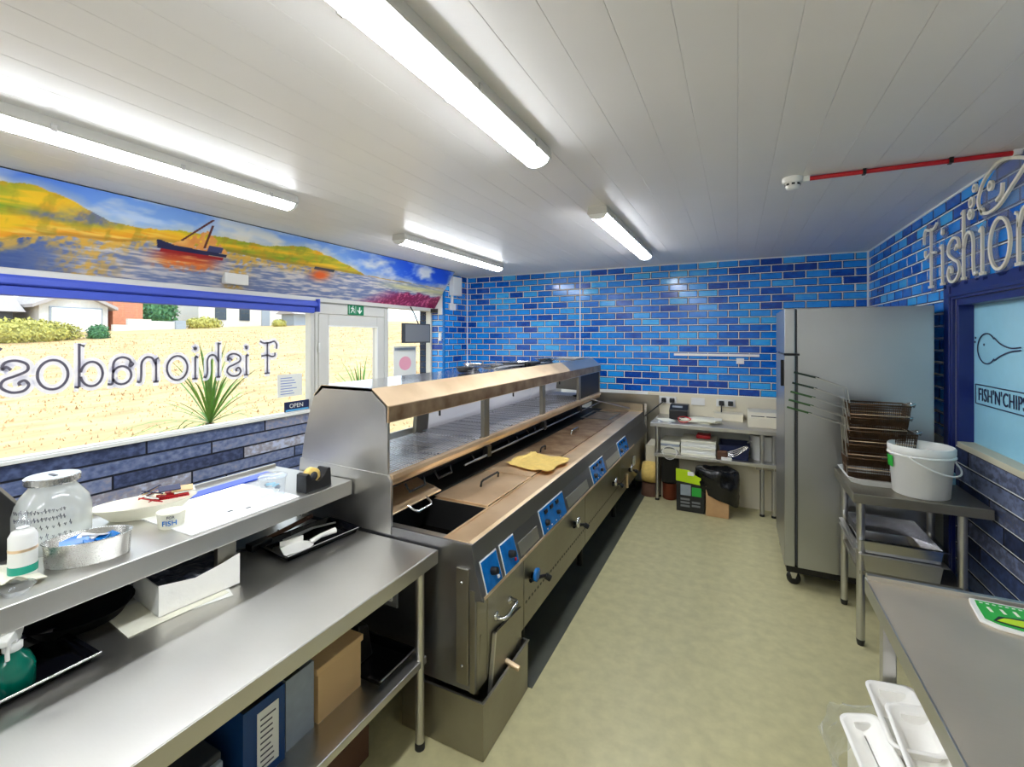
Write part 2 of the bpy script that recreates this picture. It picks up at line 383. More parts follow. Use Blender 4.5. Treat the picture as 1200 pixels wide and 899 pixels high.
# ---------------------------------------------------------------- room shell
CZ = 2.70; XR = 1.227; YB = 5.90; XL = -3.85; YN = -2.2
fl = MB().box(-3.95, YN - .1, -.08, XR + .1, YB + .1, 0).build('floor', 'floor'); struct(fl)
ce = MB().box(-3.95, YN - .1, CZ + .004, XR + .1, YB + .1, CZ + .1).build('ceiling', 'ceiling'); struct(ce)
PB = .1612
bp = MB()   # one cladding board with a chamfered edge on either side
bp.prism([(.0, .004), (.0, .0010), (.0015, 0), (PB - .0022, 0), (PB - .0008, .0010), (PB - .0008, .004)], 'y', 0, YB - YN)
first = None; x = XR - PB; 
x0s = []
x = .0026
while x + PB < XR + .2: x += PB
while x > -3.62: x0s.append(x); x -= PB
for x in x0s:
    if first is None:
        first = bp.build('ceiling_board', 'ceiling', ce, local=True); o = first
    else:
        o = first.copy(); COL.objects.link(o); o.parent = ce
    o.location = (x, YN, CZ)
# walls
wb = MB().box(-3.95, YB, 0, XR + .1, YB + .12, CZ + .012).build('wall_back', 'grout'); struct(wb)
wr = MB()
WY0, WY1 = 2.2, 3.80           # hatch window in the right wall
wr.box(XR, YN, 0, XR + .14, WY0, CZ + .012); wr.box(XR, WY1, 0, XR + .14, YB, CZ + .012)
wr.box(XR, WY0, 0, XR + .14, WY1, 1.13); wr.box(XR, WY0, 2.04, XR + .14, WY1, CZ + .012)
wr = wr.build('wall_right', 'grout'); struct(wr)
wl = MB()
wl.box(XL - .2, YN, -.3, XL, 3.29, 1.055); wl.box(XL - .2, YN, 2.2, XL, YB, CZ + .012)
wl.box(XL - .2, YN, 1.055, XL, -.3, 2.2); wl.box(XL - .2, 5.28, -.3, XL, YB, 2.2); wl.box(XL - .2, 4.36, -.3, XL, 5.28, .3)
wl = wl.build('wall_left', 'plank_edge'); struct(wl)
wn = MB().box(-3.95, YN - .12, 0, XR + .1, YN, CZ + .012).build('wall_rear', 'white_paint'); struct(wn)
pil = MB().box(-3.85, 5.29, 0, -3.64, YB, CZ + .012).build('wall_pillar', 'grout'); struct(pil)

# --- metro tiles (each a part)
TW, TH, G = .2185, .0827, .0070
def tile_mb(wd, ht, depth=.005, e=.008):
    # lies in local x (width) / z (height), proud towards -y
    m = MB(); a = [(0, 0, 0), (wd, 0, 0), (wd, 0, ht), (0, 0, ht)]; b = [(e, -depth, e), (wd - e, -depth, e), (wd - e, -depth, ht - e), (e, -depth, ht - e)]
    m.add(a + b, [(4, 5, 6, 7)], 0); m.add(a + b, [(0, 1, 5, 4), (1, 2, 6, 5), (2, 3, 7, 6), (3, 0, 4, 7)], 1)
    return m
TC = {}
def tile_obj(parent, wd, loc, rz, count, key='tile', depth=.005, e=.007, ht=None, mats=('tile', 'tile_edge')):
    ht = ht or TH - G
    k = (key, mats[0], round(wd, 3), round(ht, 3))
    if k not in TC: TC[k] = tile_mb(wd, ht, depth, e).build(key, list(mats), parent, local=True); o = TC[k]
    else: o = TC[k].copy(); COL.objects.link(o); o.parent = parent
    o.parent = parent; o.location = loc; o.rotation_euler.z = rz
    return o
def tile_field(parent, a0, a1, z0, z1, place, rz, score, limit, skip=lambda a, z: False, tw=TW, th=TH, off=0, key='tile', depth=.005, e=.007, mats=('tile', 'tile_edge'), stagger=None, minw=.03):
    cells = []; row = 0; z = z1
    while z > z0 + .02:
        zb = max(z - th, z0)
        sh = (tw / 2 if row % 2 else 0) if stagger is None else stagger(row)
        a = a0 - sh - off
        while a < a1:
            s = max(a, a0); t = min(a + tw, a1)
            if t - s > minw and not skip((s + t) / 2, (z + zb) / 2): cells.append((s, t, zb, z))
            a += tw
        z -= th; row += 1
    cells.sort(key=score)
    for c in cells[:limit]:
        g = G if key == 'tile' else .006
        tile_obj(parent, c[1] - c[0] - g, place(c[0] + g / 2, c[2] + g / 2), rz, 0, key, depth, e, c[3] - c[2] - g, mats)
    rest = cells[limit:]
    if rest:
        mb = MB()
        for c in rest:
            t = tile_mb(c[1] - c[0] - G, c[3] - c[2] - G, depth, e); R = Matrix.Translation(place(c[0] + G / 2, c[2] + G / 2)) @ Matrix.Rotation(rz, 4, 'Z')
            o_ = len(mb.v); mb.v += [tuple(R @ Vector(v)) for v in t.v]
            for f, m_ in zip(t.f, t.m): mb.f.append(tuple(i + o_ for i in f)); mb.m.append(m_); mb.sm.append(False)
        mb.build('tile', list(mats), parent, kind='stuff')
TZ = 1.13
tile_field(wb, -3.64, XR, TZ, CZ, lambda a, z: (a, YB, z), 0, lambda c: (c[0] > .3 and c[3] < 2.0, -c[0]), 300, off=.06)
def rskip(y, z): return (2.05 < y < 3.93 and z < 2.09)
tile_field(wr, -(YB), -1.6, 2.045, CZ, lambda a, z: (XR, -a, z), -math.pi / 2, lambda c: c[0], 260, skip=lambda a, z: rskip(-a, z))
tile_field(wr, -(YB), -3.94, 1.13, 2.045, lambda a, z: (XR, -a, z), -math.pi / 2, lambda c: -c[0], 40)
tile_field(pil, 5.29, YB, .3, CZ, lambda a, z: (-3.64, a, z), math.pi / 2, lambda c: -c[3], 110)
tile_field(pil, -3.85, -3.64, .9, 2.21, lambda a, z: (a, 5.29, z), 0, lambda c: -c[3], 60)
# panel joints / corner trims
def trim(n, mb, mat='trim_white'): return struct(mb.build('trim_%d' % n, mat))
trim(1, MB().box(-3.66, YB - .03, TZ, -3.63, YB - .004, CZ))
trim(2, MB().box(-1.888, YB - .009, TZ, -1.874, YB, CZ))
trim(3, MB().box(XR - .02, YB - .02, TZ, XR - .004, YB - .003, CZ))
trim(4, MB().box(-3.66, 5.275, .3, -3.63, 5.30, CZ), 'ctrl_blue')
trim(5, MB().box(XR - .012, YN, CZ - .014, XR - .001, YB, CZ))
trim(6, MB().box(-3.6, YB - .012, CZ - .01, XR, YB - .001, CZ))
trim(7, MB().box(.40, YB - .012, .9, .41, YB - .006, 1.9))
# white upstand board behind the rear table and boxed-in plinth under it
trim(8, MB().box(-1.0, YB - .02, .86, XR, YB - .0, TZ - .005), 'board')
trim(9, MB().box(-.95, 5.46, 0, XR, YB, .56), 'board')
# grey-blue planks
def stg(row): return [.0, .47, .2, .62, .35, .1][row % 6]
PL = ('plank', 'plank_edge')
tile_field(wl, YN + .3, 3.27, .255, 1.055, lambda a, z: (XL, a, z), math.pi / 2, lambda c: 0, 200, tw=.93, th=.1, key='plank', depth=.006, e=.004, mats=PL, stagger=stg)
tile_field(wr, -3.79, -.3, .33, 1.13, lambda a, z: (XR, -a, z), -math.pi / 2, lambda c: 0, 200, tw=.93, th=.1, key='plank', depth=.006, e=.004, mats=('plank_dark', 'plank_edge'), stagger=lambda r: [.75, .15, .5, .35, .75, .6][r % 6])
MB().box(XR - .004, 1.0, 0, XR + .0, 3.79, .33).build('lower_panel', 'blue_card', wr)

# --- front window (left), door, sidelight
def frame_rect(mb, x0, x1, y0, y1, z0, z1, t, tb=None):
    tb = tb or t
    mb.box(x0, y0, z0, x1, y0 + t, z1); mb.box(x0, y1 - t, z0, x1, y1, z1)
    mb.box(x0, y0 + t, z1 - t, x1, y1 - t, z1); mb.box(x0, y0 + t, z0, x1, y1 - t, z0 + tb); return mb
w1 = struct(frame_rect(MB(), XL - .07, XL + .01, -.28, 3.29, 1.055, 2.2, .045, .03).build('window_1', 'upvc', base=(XL, 1.5, 1.055), bevel=.003))
MB().box(XL - .035, -.24, 1.08, XL - .029, 3.25, 2.16).build('pane', 'glass', w1)
MB().box(XL - .03, -.28, 1.055, XL + .03, 3.27, 1.078).build('sill', 'white', w1, bevel=.003)
MB().box(XL - .055, 1.0, 1.08, XL - .03, 1.0, 2.16)
d1 = struct(frame_rect(MB(), XL - .07, XL + .015, 3.295, 4.345, -.1, 2.2, .035, .01).build('door_1', 'upvc', base=(XL, 3.3, 0), bevel=.003))
MB().box(XL - .07, 3.33, 2.05, XL + .01, 4.31, 2.165).build('transom', 'upvc', d1, bevel=.003)
leaf = frame_rect(MB(), XL - .055, XL + .02, 3.335, 4.30, -.08, 2.045, .125, .25)
leaf = leaf.build('door_leaf', 'upvc', d1, bevel=.006)
MB().box(XL - .03, 3.45, .15, XL - .02, 4.18, 1.93).build('pane', 'glass', leaf)
frame_rect(MB(), XL - .01, XL + .026, 3.45, 4.185, .16, 1.93, .012).build('glazing_bead', 'white', leaf)
MB().box(XL + .02, 4.21, .95, XL + .07, 4.24, 1.12).build('handle', 'chrome', leaf, bevel=.004)
for hz in (.4, 1.65): MB().tube([(XL + .03, 3.33, hz), (XL + .03, 3.33, hz + .1)], .009).build('hinge', 'white', d1)
w2 = struct(frame_rect(MB(), XL - .07, XL + .01, 4.35, 5.285, .3, 2.2, .035).build('window_2', 'upvc', base=(XL, 4.8, .3), bevel=.003))
MB().box(XL - .035, 4.38, .33, XL - .029, 5.25, 2.16).build('pane', 'glass', w2)
# head strip between mural and frames, then the blue roller-blind housing
trim(10, MB().box(XL - .01, YN, 2.168, XL + .05, 5.285, 2.212), 'upvc')
bh = thing('blind_housing', (XL + .03, 1.5, 2.06), 'long blue roller blind housing along the top of the front window', 'blind')
MB().prism([(XL + .012, 2.085), (XL + .012, 2.168), (XL + .075, 2.168), (XL + .085, 2.15), (XL + .085, 2.118), (XL + .075, 2.11), (XL + .06, 2.108)], 'y', -.28, 3.27).build('casing', 'blue_blind', bh, bevel=.002)
MB().prism([(XL + .012, 2.058), (XL + .012, 2.082), (XL + .055, 2.104), (XL + .072, 2.1), (XL + .07, 2.05), (XL + .05, 2.045)], 'y', -.28, 3.24).build('bottom_rail', 'blue_blind', bh, bevel=.002)
MB().box(XL + .01, 3.27, 2.06, XL + .1, 3.285, 2.19).build('end_cap', 'blue_blind', bh, bevel=.004)

# --- sloping painted mural between window heads and ceiling
mw0, mw1 = (-3.80, 2.212), (-3.47, 2.698)
mback = struct(MB().prism([(XL, 2.212), (-3.80, 2.212), (-3.47, 2.698), (-3.47, CZ + .01), (XL, CZ + .01)], 'y', YN, 5.285).build('trim_11', 'white_paint'))
def vnoise(x, y, seed=0):
    r = np.random.RandomState(seed); T = r.rand(256, 256)
    xi = np.floor(x).astype(int); yi = np.floor(y).astype(int); fx = x - xi; fy = y - yi
    fx = fx * fx * (3 - 2 * fx); fy = fy * fy * (3 - 2 * fy)
    g = lambda a, b: T[a % 256, b % 256]
    return (g(xi, yi) * (1 - fx) + g(xi + 1, yi) * fx) * (1 - fy) + (g(xi, yi + 1) * (1 - fx) + g(xi + 1, yi + 1) * fx) * fy
def fbm(x, y, seed=0, o=4):
    s = 0; a = .5
    for k in range(o): s = s + a * vnoise(x * 2 ** k, y * 2 ** k, seed + k); a *= .5
    return s / (1 - .5 ** o)
def painted(NY, NT, Y0, Y1, colour, fn, name, base, parent=None, rough=.35):
    ys = np.linspace(Y0, Y1, NY); ts = np.linspace(0, 1, NT); Yg, Tg = np.meshgrid(ys, ts)
    rgb = np.clip(colour(Yg, Tg), 0, 255) / 255
    lin = np.where(rgb <= .04045, rgb / 12.92, ((rgb + .055) / 1.055) ** 2.4)
    co = fn(Yg, Tg).reshape(-1, 3) - np.array(base)
    me = bpy.data.meshes.new(name)
    idx = (np.arange(NT - 1)[:, None] * NY + np.arange(NY - 1)[None, :]).reshape(-1)
    q = np.stack([idx, idx + 1, idx + NY + 1, idx + NY], 1)
    me.vertices.add(NY * NT); me.vertices.foreach_set('co', co.ravel())
    me.loops.add(q.size); me.loops.foreach_set('vertex_index', q.ravel().astype('i'))
    me.polygons.add(len(q)); me.polygons.foreach_set('loop_start', np.arange(0, q.size, 4, dtype='i')); me.polygons.foreach_set('loop_total', np.full(len(q), 4, dtype='i'))
    me.update(); 
    at = me.color_attributes.new('paint', 'FLOAT_COLOR', 'POINT')
    at.data.foreach_set('color', np.concatenate([lin.reshape(-1, 3), np.ones((NY * NT, 1))], 1).ravel())
    m, nt, b = _new(name + '_paint'); a = nt.nodes.new('ShaderNodeAttribute'); a.attribute_name = 'paint'
    nt.links.new(a.outputs['Color'], b.inputs['Base Color']); b.inputs['Roughness'].default_value = rough
    me.materials.append(m)
    o = bpy.data.objects.new(name, me); COL.objects.link(o)
    if parent is not None: o.parent = parent
    else: o.location = base
    BASE[o.name] = base
    return o
def mural_colour(Y, T):
    def mix(a, b, k): k = np.clip(k, 0, 1)[..., None]; return a * (1 - k) + b * k
    C_ = lambda *c: np.ones(Y.shape + (3,)) * np.array(c, float)
    ridge = np.interp(Y, [-2.2, 0, .6, .99, 1.1, 1.18, 1.24, 1.34, 1.4, 1.48, 1.58, 1.66, 1.76, 1.92, 2.12, 2.22, 2.51, 2.73, 2.9, 3.11, 3.33, 3.57, 3.73, 5.3],
                     [.7, .95, .82, .86, .9, .87, .85, .8, .73, .69, .665, .655, .69, .74, .75, .75, .745, .8, .86, .805, .738, .644, .56, .53])
    shore = np.interp(Y, [-2.2, 1.05, 1.12, 1.23, 1.31, 1.56, 1.78, 2.29, 2.7, 3.23, 3.73, 5.3], [.2, .27, .34, .4, .43, .45, .55, .56, .525, .55, .54, .525])
    n1 = fbm(Y * 5, T * 6, 1); n2 = fbm(Y * 14, T * 10, 5); n3 = fbm(Y * 9, T * 45, 9); n4 = fbm(Y * 40, T * 22, 13)
    ridge = ridge + (n2 - .5) * .05
    deep = np.clip((Y - 3.3) / 1.2, 0, 1); deep = np.maximum(deep, np.clip((1.6 - Y) / 1.0, 0, 1) * .6)
    sky = mix(C_(128, 170, 232), C_(18, 70, 204), deep + (T - .8) * .8)
    cloud = np.clip((fbm(Y * 3.2, T * 3.5, 21) - .47) * 5, 0, 1) * np.clip(1.3 - abs(T - .78) * 3, 0, 1)
    sky = mix(sky, C_(232, 226, 214), cloud * .85)
    sky = mix(sky, C_(226, 226, 226), np.clip((fbm(Y * 6, T * 9, 51) - .5) * 4, 0, 1) * .5)
    sky = mix(sky, C_(236, 214, 170), np.clip((ridge + .1 - T) * 7, 0, 1) * .55)
    hillA = mix(C_(236, 190, 40), C_(128, 158, 44), np.clip((fbm(Y * 2.2, (T - .1 * Y) * 12, 41) - .42) * 3.4, 0, 1))
    hillA = mix(hillA, C_(226, 128, 24), np.clip((n2 - .52) * 4, 0, 1) * .35)
    crag = np.exp(-((Y - 1.42) / .12) ** 2 - ((T - .68) / .08) ** 2) * 1.6 + np.exp(-((Y - 1.2) / .1) ** 2 - ((T - .62) / .05) ** 2)
    hillA = mix(hillA, C_(110, 116, 140), crag * n4 * 1.6)
    sand = mix(C_(234, 158, 40), C_(240, 196, 90), np.clip((n3 - .4) * 4, 0, 1))
    hill = mix(hillA, sand, np.clip((shore + .16 - T) * 12, 0, 1) * np.clip((1.95 - Y) * 4, 0, 1) * np.clip(1.3 - (1.0 - Y) * 2, 0, 1))
    hill = mix(hill, C_(150, 116, 60), np.clip(1 - abs(T - shore - .02) * 30, 0, 1) * .6)
    hill = mix(hill, C_(110, 120, 40), np.clip((fbm(Y * 20, T * 9, 31) - .56) * 6, 0, 1) * .3)
    sea = mix(C_(112, 126, 168), C_(208, 200, 200), np.clip((n3 - .38) * 3.4, 0, 1))
    sea = mix(sea, C_(34, 66, 140), np.clip((1.45 - Y) * 2.6, 0, .8) * np.clip(n3 * 1.6, 0, 1))
    sea = mix(sea, C_(226, 176, 70), (np.clip((T - shore + .17) * 9, 0, 1) * np.clip((n4 - .3) * 3, 0, 1)) * .8 * np.clip((3.6 - Y) * 2, 0, 1))
    sea = mix(sea, C_(222, 168, 60), (np.exp(-((Y - 1.45) / .16) ** 2) + np.exp(-((Y - 2.42) / .09) ** 2)) * np.clip((n4 - .36) * 4, 0, 1) * .8)
    out = np.where((T > ridge)[..., None], sky, np.where((T > shore)[..., None], hill, sea))
    # far right: pale green shallows, magenta weed
    out = mix(out, C_(206, 200, 140), np.clip((Y - 3.9) * 2, 0, 1) * np.exp(-((T - .43) / .07) ** 2) * .85)
    weed = np.clip((Y - 3.75 - abs(T) * 1.2) * 2.2, 0, 1) * np.clip((.345 - T + (n2 - .5) * .15) * 14, 0, 1)
    out = mix(out, mix(C_(134, 18, 74), C_(206, 96, 130), np.clip((n4 - .5) * 5, 0, 1)), weed)
    # fishing boat: hull, red waterline, orange rig, mast and its reflection
    hy = (Y - 1.80) / .47
    top = .53 - .02 * hy + .035 * (1 - np.clip(hy * 5, 0, 1)); bot = .455 + .01 * hy
    hull = (hy > -.02 + (T - bot) * -.4) & (hy < 1.0) & (T < top) & (T > bot)
    rig = ((abs(Y - 2.07) < .20 * np.clip((.80 - T) / .26, 0, 1)) & (T > .52) & (T < .80) & (n4 > .36))
    out = np.where(rig[..., None], mix(C_(214, 128, 60), C_(240, 190, 110), n2), out)
    mast = (abs((Y - 1.93) - (T - .62) * .45) < .010) & (T > .6) & (T < .95)
    mast |= (abs(Y - 2.09) < .007) & (T > .55) & (T < .88)
    out = np.where(mast[..., None], C_(90, 40, 44), out)
    wheel = (abs(Y - 2.17) < .055) & (T > .52) & (T < .60)
    out = np.where(wheel[..., None], C_(60, 66, 110), out)
    refl = np.exp(-((Y - 2.0) / .22) ** 4) * np.clip((.44 - T) * 40, 0, 1) * np.clip((T - .08 - n4 * .22) * 9, 0, 1)
    out = mix(out, mix(mix(C_(150, 24, 36), C_(222, 110, 44), (.44 - T) * 7), C_(236, 184, 110), np.clip((n3 - .5) * 4, 0, 1) * .6), refl)
    out = np.where(((T < .46) & (T > .415) & (hy > .03) & (hy < .97))[..., None], C_(150, 20, 34), out)
    out = np.where(hull[..., None], C_(28, 32, 76), out)
    b2 = (abs(Y - 3.22) < .12) & (abs(T - .53) < .025); out = np.where(b2[..., None], C_(40, 60, 84), out)
    r2 = np.exp(-((Y - 3.2) / .1) ** 2 - ((T - .42) / .09) ** 2); out = mix(out, C_(226, 96, 40), r2 * 1.2)
    return out
def mpos(Y, T):
    n = np.array((-.486, 0, -.33)) ; 
    X = -3.80 + .33 * T + .004; Z = 2.212 + .486 * T - .003
    return np.stack([X, Y, Z], -1)
mur = painted(1300, 120, YN + .05, 5.283, mural_colour, mpos, 'painted_mural', (-3.6, 1.5, 2.22))
tag(mur, 'bright painted seascape mural with a fishing boat above the front windows', 'mural')
MB().box(-3.475, YN, CZ - .006, -3.463, 5.285, CZ).build('trim_12', 'plank_edge')['kind'] = 'structure'

# --- hatch window in the right wall
w3 = MB()
w3.box(XR - .02, WY1, 0, XR + .0, WY1 + .13, 2.14); w3.box(XR - .02, WY0 - .13, 0, XR, WY0, 2.14); w3.box(XR - .02, WY0, 2.04, XR, WY1, 2.14)
w3.box(XR - .03, WY1 + .012, 0, XR - .0, WY1 + .03, 2.125); w3.box(XR - .03, WY0, 2.055, XR, WY1 + .03, 2.075)
w3.box(XR, WY1 - .03, 1.13, XR + .10, WY1, 2.04); w3.box(XR, WY0, 2.0, XR + .10, WY1 - .03, 2.04); w3.box(XR, WY0, 1.13, XR + .1, WY0 + .03, 2.0)
w3 = struct(w3.build('window_3', 'blue_frame', base=(XR, 3.0, 1.1), bevel=.003))
MB().box(XR + .075, WY0 + .03, 1.16, XR + .085, WY1 - .03, 2.0).build('pane', 'pale_blue', w3)
MB().box(XR - .005, WY0, 1.125, XR + .10, WY1 - .03, 1.16).build('sill', 'cream_sill', w3, bevel=.003)
sg = thing('hatch_sign', (XR + .07, 3.4, 1.4), "navy outline fish above boxed FISH'N'CHIPS lettering on the pale blue hatch", 'sign')
fs = lambda x, y, d: (XR + .072 - d, 3.745 - x, y)
lb = MB(); 
fo = ell(.13, 1.735, .11, .085, 40, 320, 30)
ribbon(lb, catmull([(.50, 1.75), (.40, 1.745), (.30, 1.765), (.23, 1.80)], 6) + ell(.14, 1.737, .11, .088, 40, 320, 26) + catmull([(.23, 1.672), (.30, 1.70), (.40, 1.725), (.50, 1.735)], 6), .007, fs, 0, .002)
for (a, b) in ((-.005, 1.80), (-.012, 1.775), (.10, 1.76)): ribbon(lb, ell(a + .01, b, .005, .005, 0, 360, 8), .004, fs, 0, .002)
lb.build('fish_outline', 'navy_ink', sg)
rb = MB(); q = [(.005, 1.405), (.005, 1.52), (.78, 1.52), (.78, 1.405), (.005, 1.405)]
for a, b in zip(q[:-1], q[1:]): ribbon(rb, [a, b], .006, fs, 0, .002)
rb.build('border', 'navy_ink', sg)
text_mesh("FISH'N'CHIPS", .108, lambda x, y, d: fs(x + .035, y + 1.427, d), 'lettering', 'navy_ink', sg, .001, spacing=1.08, xs=.78)

# --- curly shop name: mirrored on the front window glass, raised on the right wall
def word(txt, starts, xh, fn, wd, d0, d1, parent, halo=None, mat='ink', sw=1.0, hd=None):
    hb = MB()
    for ch, st in zip(txt, starts):
        wdt, strokes = GL[ch]; mb = MB()
        for s_ in strokes:
            p = [(st + q[0] * xh * sw, q[1] * xh) for q in s_]
            if len(p) == 2: p = [p[0], ((p[0][0] + p[1][0]) / 2, (p[0][1] + p[1][1]) / 2), p[1]]
            ribbon(mb, p, wd, fn, d0, d1)
            if halo: ribbon(hb, p, halo, fn, hd[0], hd[1])
        mb.build('letter', mat, parent)
    if halo: hb.build('outline', 'halo' if mat == 'window_ink' else 'acrylic', parent)
wfn = lambda x, y, d: (XL - .028 + d, 2.891 - .931 * x, 1.475 + y)
ws = thing('window_lettering', (XL, 2.0, 1.47), 'grey curly shop name lettering on the front window glass, reading backwards', 'lettering')
word('Fishionados', [0, .29, .36, .55, .745, .82, 1.04, 1.22, 1.40, 1.59, 1.79], .185, wfn, .0155, .0015, .003, ws, .06, 'window_ink', 1.0, (0, .001))
aw = MB(); ribbon(aw, catmull([(1.925, .265), (1.955, .235), (1.97, .27), (1.95, .285)], 5), .014, wfn, .0015, .003); aw.build('flourish', 'window_ink', ws)
rfn = lambda x, y, d: (XR - .012 - d, 4.235 - x, 2.15 + y)
rs_ = thing('wall_lettering', (XR - .02, 3.6, 2.15), 'raised cream shop name lettering and fish on the blue tiled right wall', 'sign')
word('Fishionados', [0, .29, .40, .60, .83, .93, 1.19, 1.44, 1.68, 1.95, 2.22], .26, rfn, .016, .012, .024, rs_, .07, 'letter_white', .92, (.0, .008))
fb = MB(); hbk = MB()
fp = catmull([(1.55, .42), (1.35, .44), (1.2, .50), (1.02, .545), (.85, .50), (.78, .40), (.86, .32), (1.0, .325), (1.15, .40), (1.35, .50), (1.55, .54)], 7)
rf0 = rfn; rfn = lambda x, y, d: rf0(x + .04, y, d)
ribbon(fb, fp, .016, rfn, .012, .024)
ribbon(fb, catmull([(.98, .355), (1.03, .38), (1.04, .43)], 5), .016, rfn, .012, .024)
for (a, b, r) in ((.92, .45, .022), (.70, .42, .026), (.69, .355, .026), (.74, .49, .018)): ribbon(fb, ell(a, b, r, r, 0, 360, 12), .013, rfn, .012, .024)
fb.build('fish_emblem', 'letter_white', rs_)
hbk.prism([(rfn(.8, 0, 0)[1], 2.44), (rfn(1.9, 0, 0)[1], 2.44), (rfn(1.9, 0, 0)[1], 2.685), (rfn(.95, 0, 0)[1], 2.69), (rfn(.78, 0, 0)[1], 2.6)], 'x', XR - .016, XR - .012)
hbk.build('backing_panel', 'acrylic', rs_)

# ---------------------------------------------------------------- ceiling lamps
def lamp(x, y0, L, label):
    t = thing('fluorescent_lamp', (x, y0, CZ), label, 'lamp', 'fluorescent batten lamps on the ceiling')
    z = CZ
    MB().prism([(x - .062, z), (x - .070, z - .045), (x - .066, z - .052), (x + .066, z - .052), (x + .070, z - .045), (x + .062, z)], 'y', y0, y0 + L).build('housing', 'grey_plastic' if False else 'upvc', t)
    pr = [(x + .060 * math.cos(a), z - .050 - .036 * math.sin(a)) for a in [math.pi * k / 10 for k in range(11)]]
    MB().prism(pr, 'y', y0 + .02, y0 + L - .02).build('diffuser', 'tube', t)
    for yy in (y0 + .001, y0 + L - .021): MB().prism([(x + .063 * math.cos(a), z - .048 - .040 * math.sin(a)) for a in [math.pi * k / 10 for k in range(11)]], 'y', yy, yy + .02).build('end_cap', 'white', t)
    for k in range(4):
        for s in (-1, 1):
            yy = y0 + .2 + k * (L - .4) / 3; MB().box(x + s * .066, yy, z - .06, x + s * .074, yy + .02, z - .03).build('clip', 'chrome', t)
lamp(-.86, .18, 1.86, 'long lit batten lamp nearest the camera, above the aisle')
lamp(-2.57, .16, 1.86, 'long lit batten lamp in front of the boat in the mural')
lamp(-2.63, 3.13, 1.86, 'lit batten lamp near the blue end of the mural')
lamp(-.86, 3.07, 1.86, 'lit batten lamp near the back wall above the aisle')
lamp(-.86, -2.1, 1.5, 'added fill batten lamp, unseen behind the camera above the aisle')  # unseen fill lamps added behind the camera
lamp(-2.57, -2.1, 1.5, 'added fill batten lamp, unseen behind the camera by the windows')

# smoke sensor + red conduit
t = thing('smoke_sensor', (.28, 3.02, CZ), 'small round white smoke sensor on the ceiling', 'sensor')
MB().lathe([(.052, 0), (.052, -.02), (.044, -.028)], (.28, 3.02, CZ), 24).build('base', 'white', t)
MB().lathe([(.036, -.028), (.036, -.05), (.028, -.062), (0.0, -.064)], (.28, 3.02, CZ), 24).build('dome', 'white', t)
mb = MB()
for k in range(8):
    a = k * math.pi / 4; mb.xbox(Matrix.Translation((.28, 3.02, CZ - .039)) @ Matrix.Rotation(a, 4, 'Z'), .034, -.008, -.005, .0385, .008, .005)
mb.build('vent_slots', 'black', t, kind='stuff')
t = thing('red_conduit', (.75, 3.03, CZ - .02), 'thin red fire alarm conduit running from the sensor to the wall', 'conduit')
MB().tube([(.36, 3.02, CZ - .014), (1.19, 3.035, CZ - .014)], .012, 10).build('pipe', 'red', t)
for xx in (.6, .95): MB().box(xx, 3.01, CZ - .028, xx + .015, 3.045, CZ).build('clip', 'iron', t)
MB().box(.325, 3.005, CZ - .03, .36, 3.035, CZ).build('connector', 'white', t)
MB().box(1.185, 3.02, CZ - .028, 1.215, 3.05, CZ).build('wall_bush', 'white', t)

# boxes on pillar
t = thing('control_box', (-3.64, 5.5, 2.4), 'tall white control box high on the tiled pillar', 'box')
MB().box(-3.634, 5.40, 2.40, -3.56, 5.62, 2.66).build('casing', 'white', t, bevel=.006)
MB().box(-3.634, 5.44, 2.27, -3.62, 5.49, 2.40).build('cable_trunking', 'white', t)
tag(MB().box(-3.634, 5.40, 2.19, -3.59, 5.51, 2.28).build('junction_box', 'white', base=(-3.634, 5.45, 2.19), bevel=.004), 'small white junction box below the tall control box on the pillar', 'box')
tag(MB().box(-3.80, 5.19, 2.145, -3.72, 5.26, 2.20).build('door_contact', 'black', base=(-3.76, 5.23, 2.145), bevel=.003), 'tiny black contact box at the right end below the mural', 'box')
tag(MB().box(-3.72, 5.25, 2.12, -3.66, 5.288, 2.21).build('alarm_contact', 'white', base=(-3.69, 5.26, 2.12), bevel=.003), 'small white contact box beside the black one below the mural', 'box')
tag(MB().box(-3.72, 5.262, 1.76, -3.68, 5.285, 1.87).build('wall_switch', 'white', base=(-3.70, 5.27, 1.76), bevel=.003), 'white switch on the narrow daylit tile return', 'switch')
tag(MB().box(-3.75, 2.30, 2.24, -3.70, 2.50, 2.33).build('ceiling_speaker', 'upvc', base=(-3.72, 2.4, 2.24), bevel=.006), 'small pale box fixed low on the mural right of the boat', 'box')

# exit sign, monitor, notices
t = thing('exit_sign', (XL + .03, 3.85, 2.06), 'green and white running man exit sign above the door', 'sign')
MB().box(XL + .012, 3.73, 2.055, XL + .022, 3.96, 2.165).build('sign_plate', 'green', t)
mb = MB(); E_ = lambda x, y, d: (XL + .023 + d, 3.73 + x, 2.055 + y)
for p in ([(.035, .02), (.055, .05), (.06, .075)], [(.06, .05), (.08, .045), (.085, .02)], [(.035, .07), (.06, .078), (.085, .06)]): ribbon(mb, p, .01, E_, 0, .001)
ribbon(mb, ell(.065, .093, .004, .004, 0, 360, 8), .007, E_, 0, .001); ribbon(mb, [(.01, .012), (.01, .1)], .004, E_, 0, .001); ribbon(mb, [(.105, .012), (.105, .1)], .004, E_, 0, .001)
mb.build('running_figure', 'paper', t)
mb = MB(); ribbon(mb, [(.165, .09), (.165, .03)], .016, E_, 0, .001); ribbon(mb, [(.135, .055), (.165, .02), (.195, .055)], .016, E_, 0, .001); mb.build('arrow', 'paper', t)
t = thing('hanging_monitor', (-3.72, 4.8, 1.72), 'dark flat monitor hanging in the side window beside the door', 'monitor')
MB().box(-3.76, 4.53, 1.735, -3.73, 5.09, 1.985).build('screen_housing', 'dark_grey', t, bevel=.004)
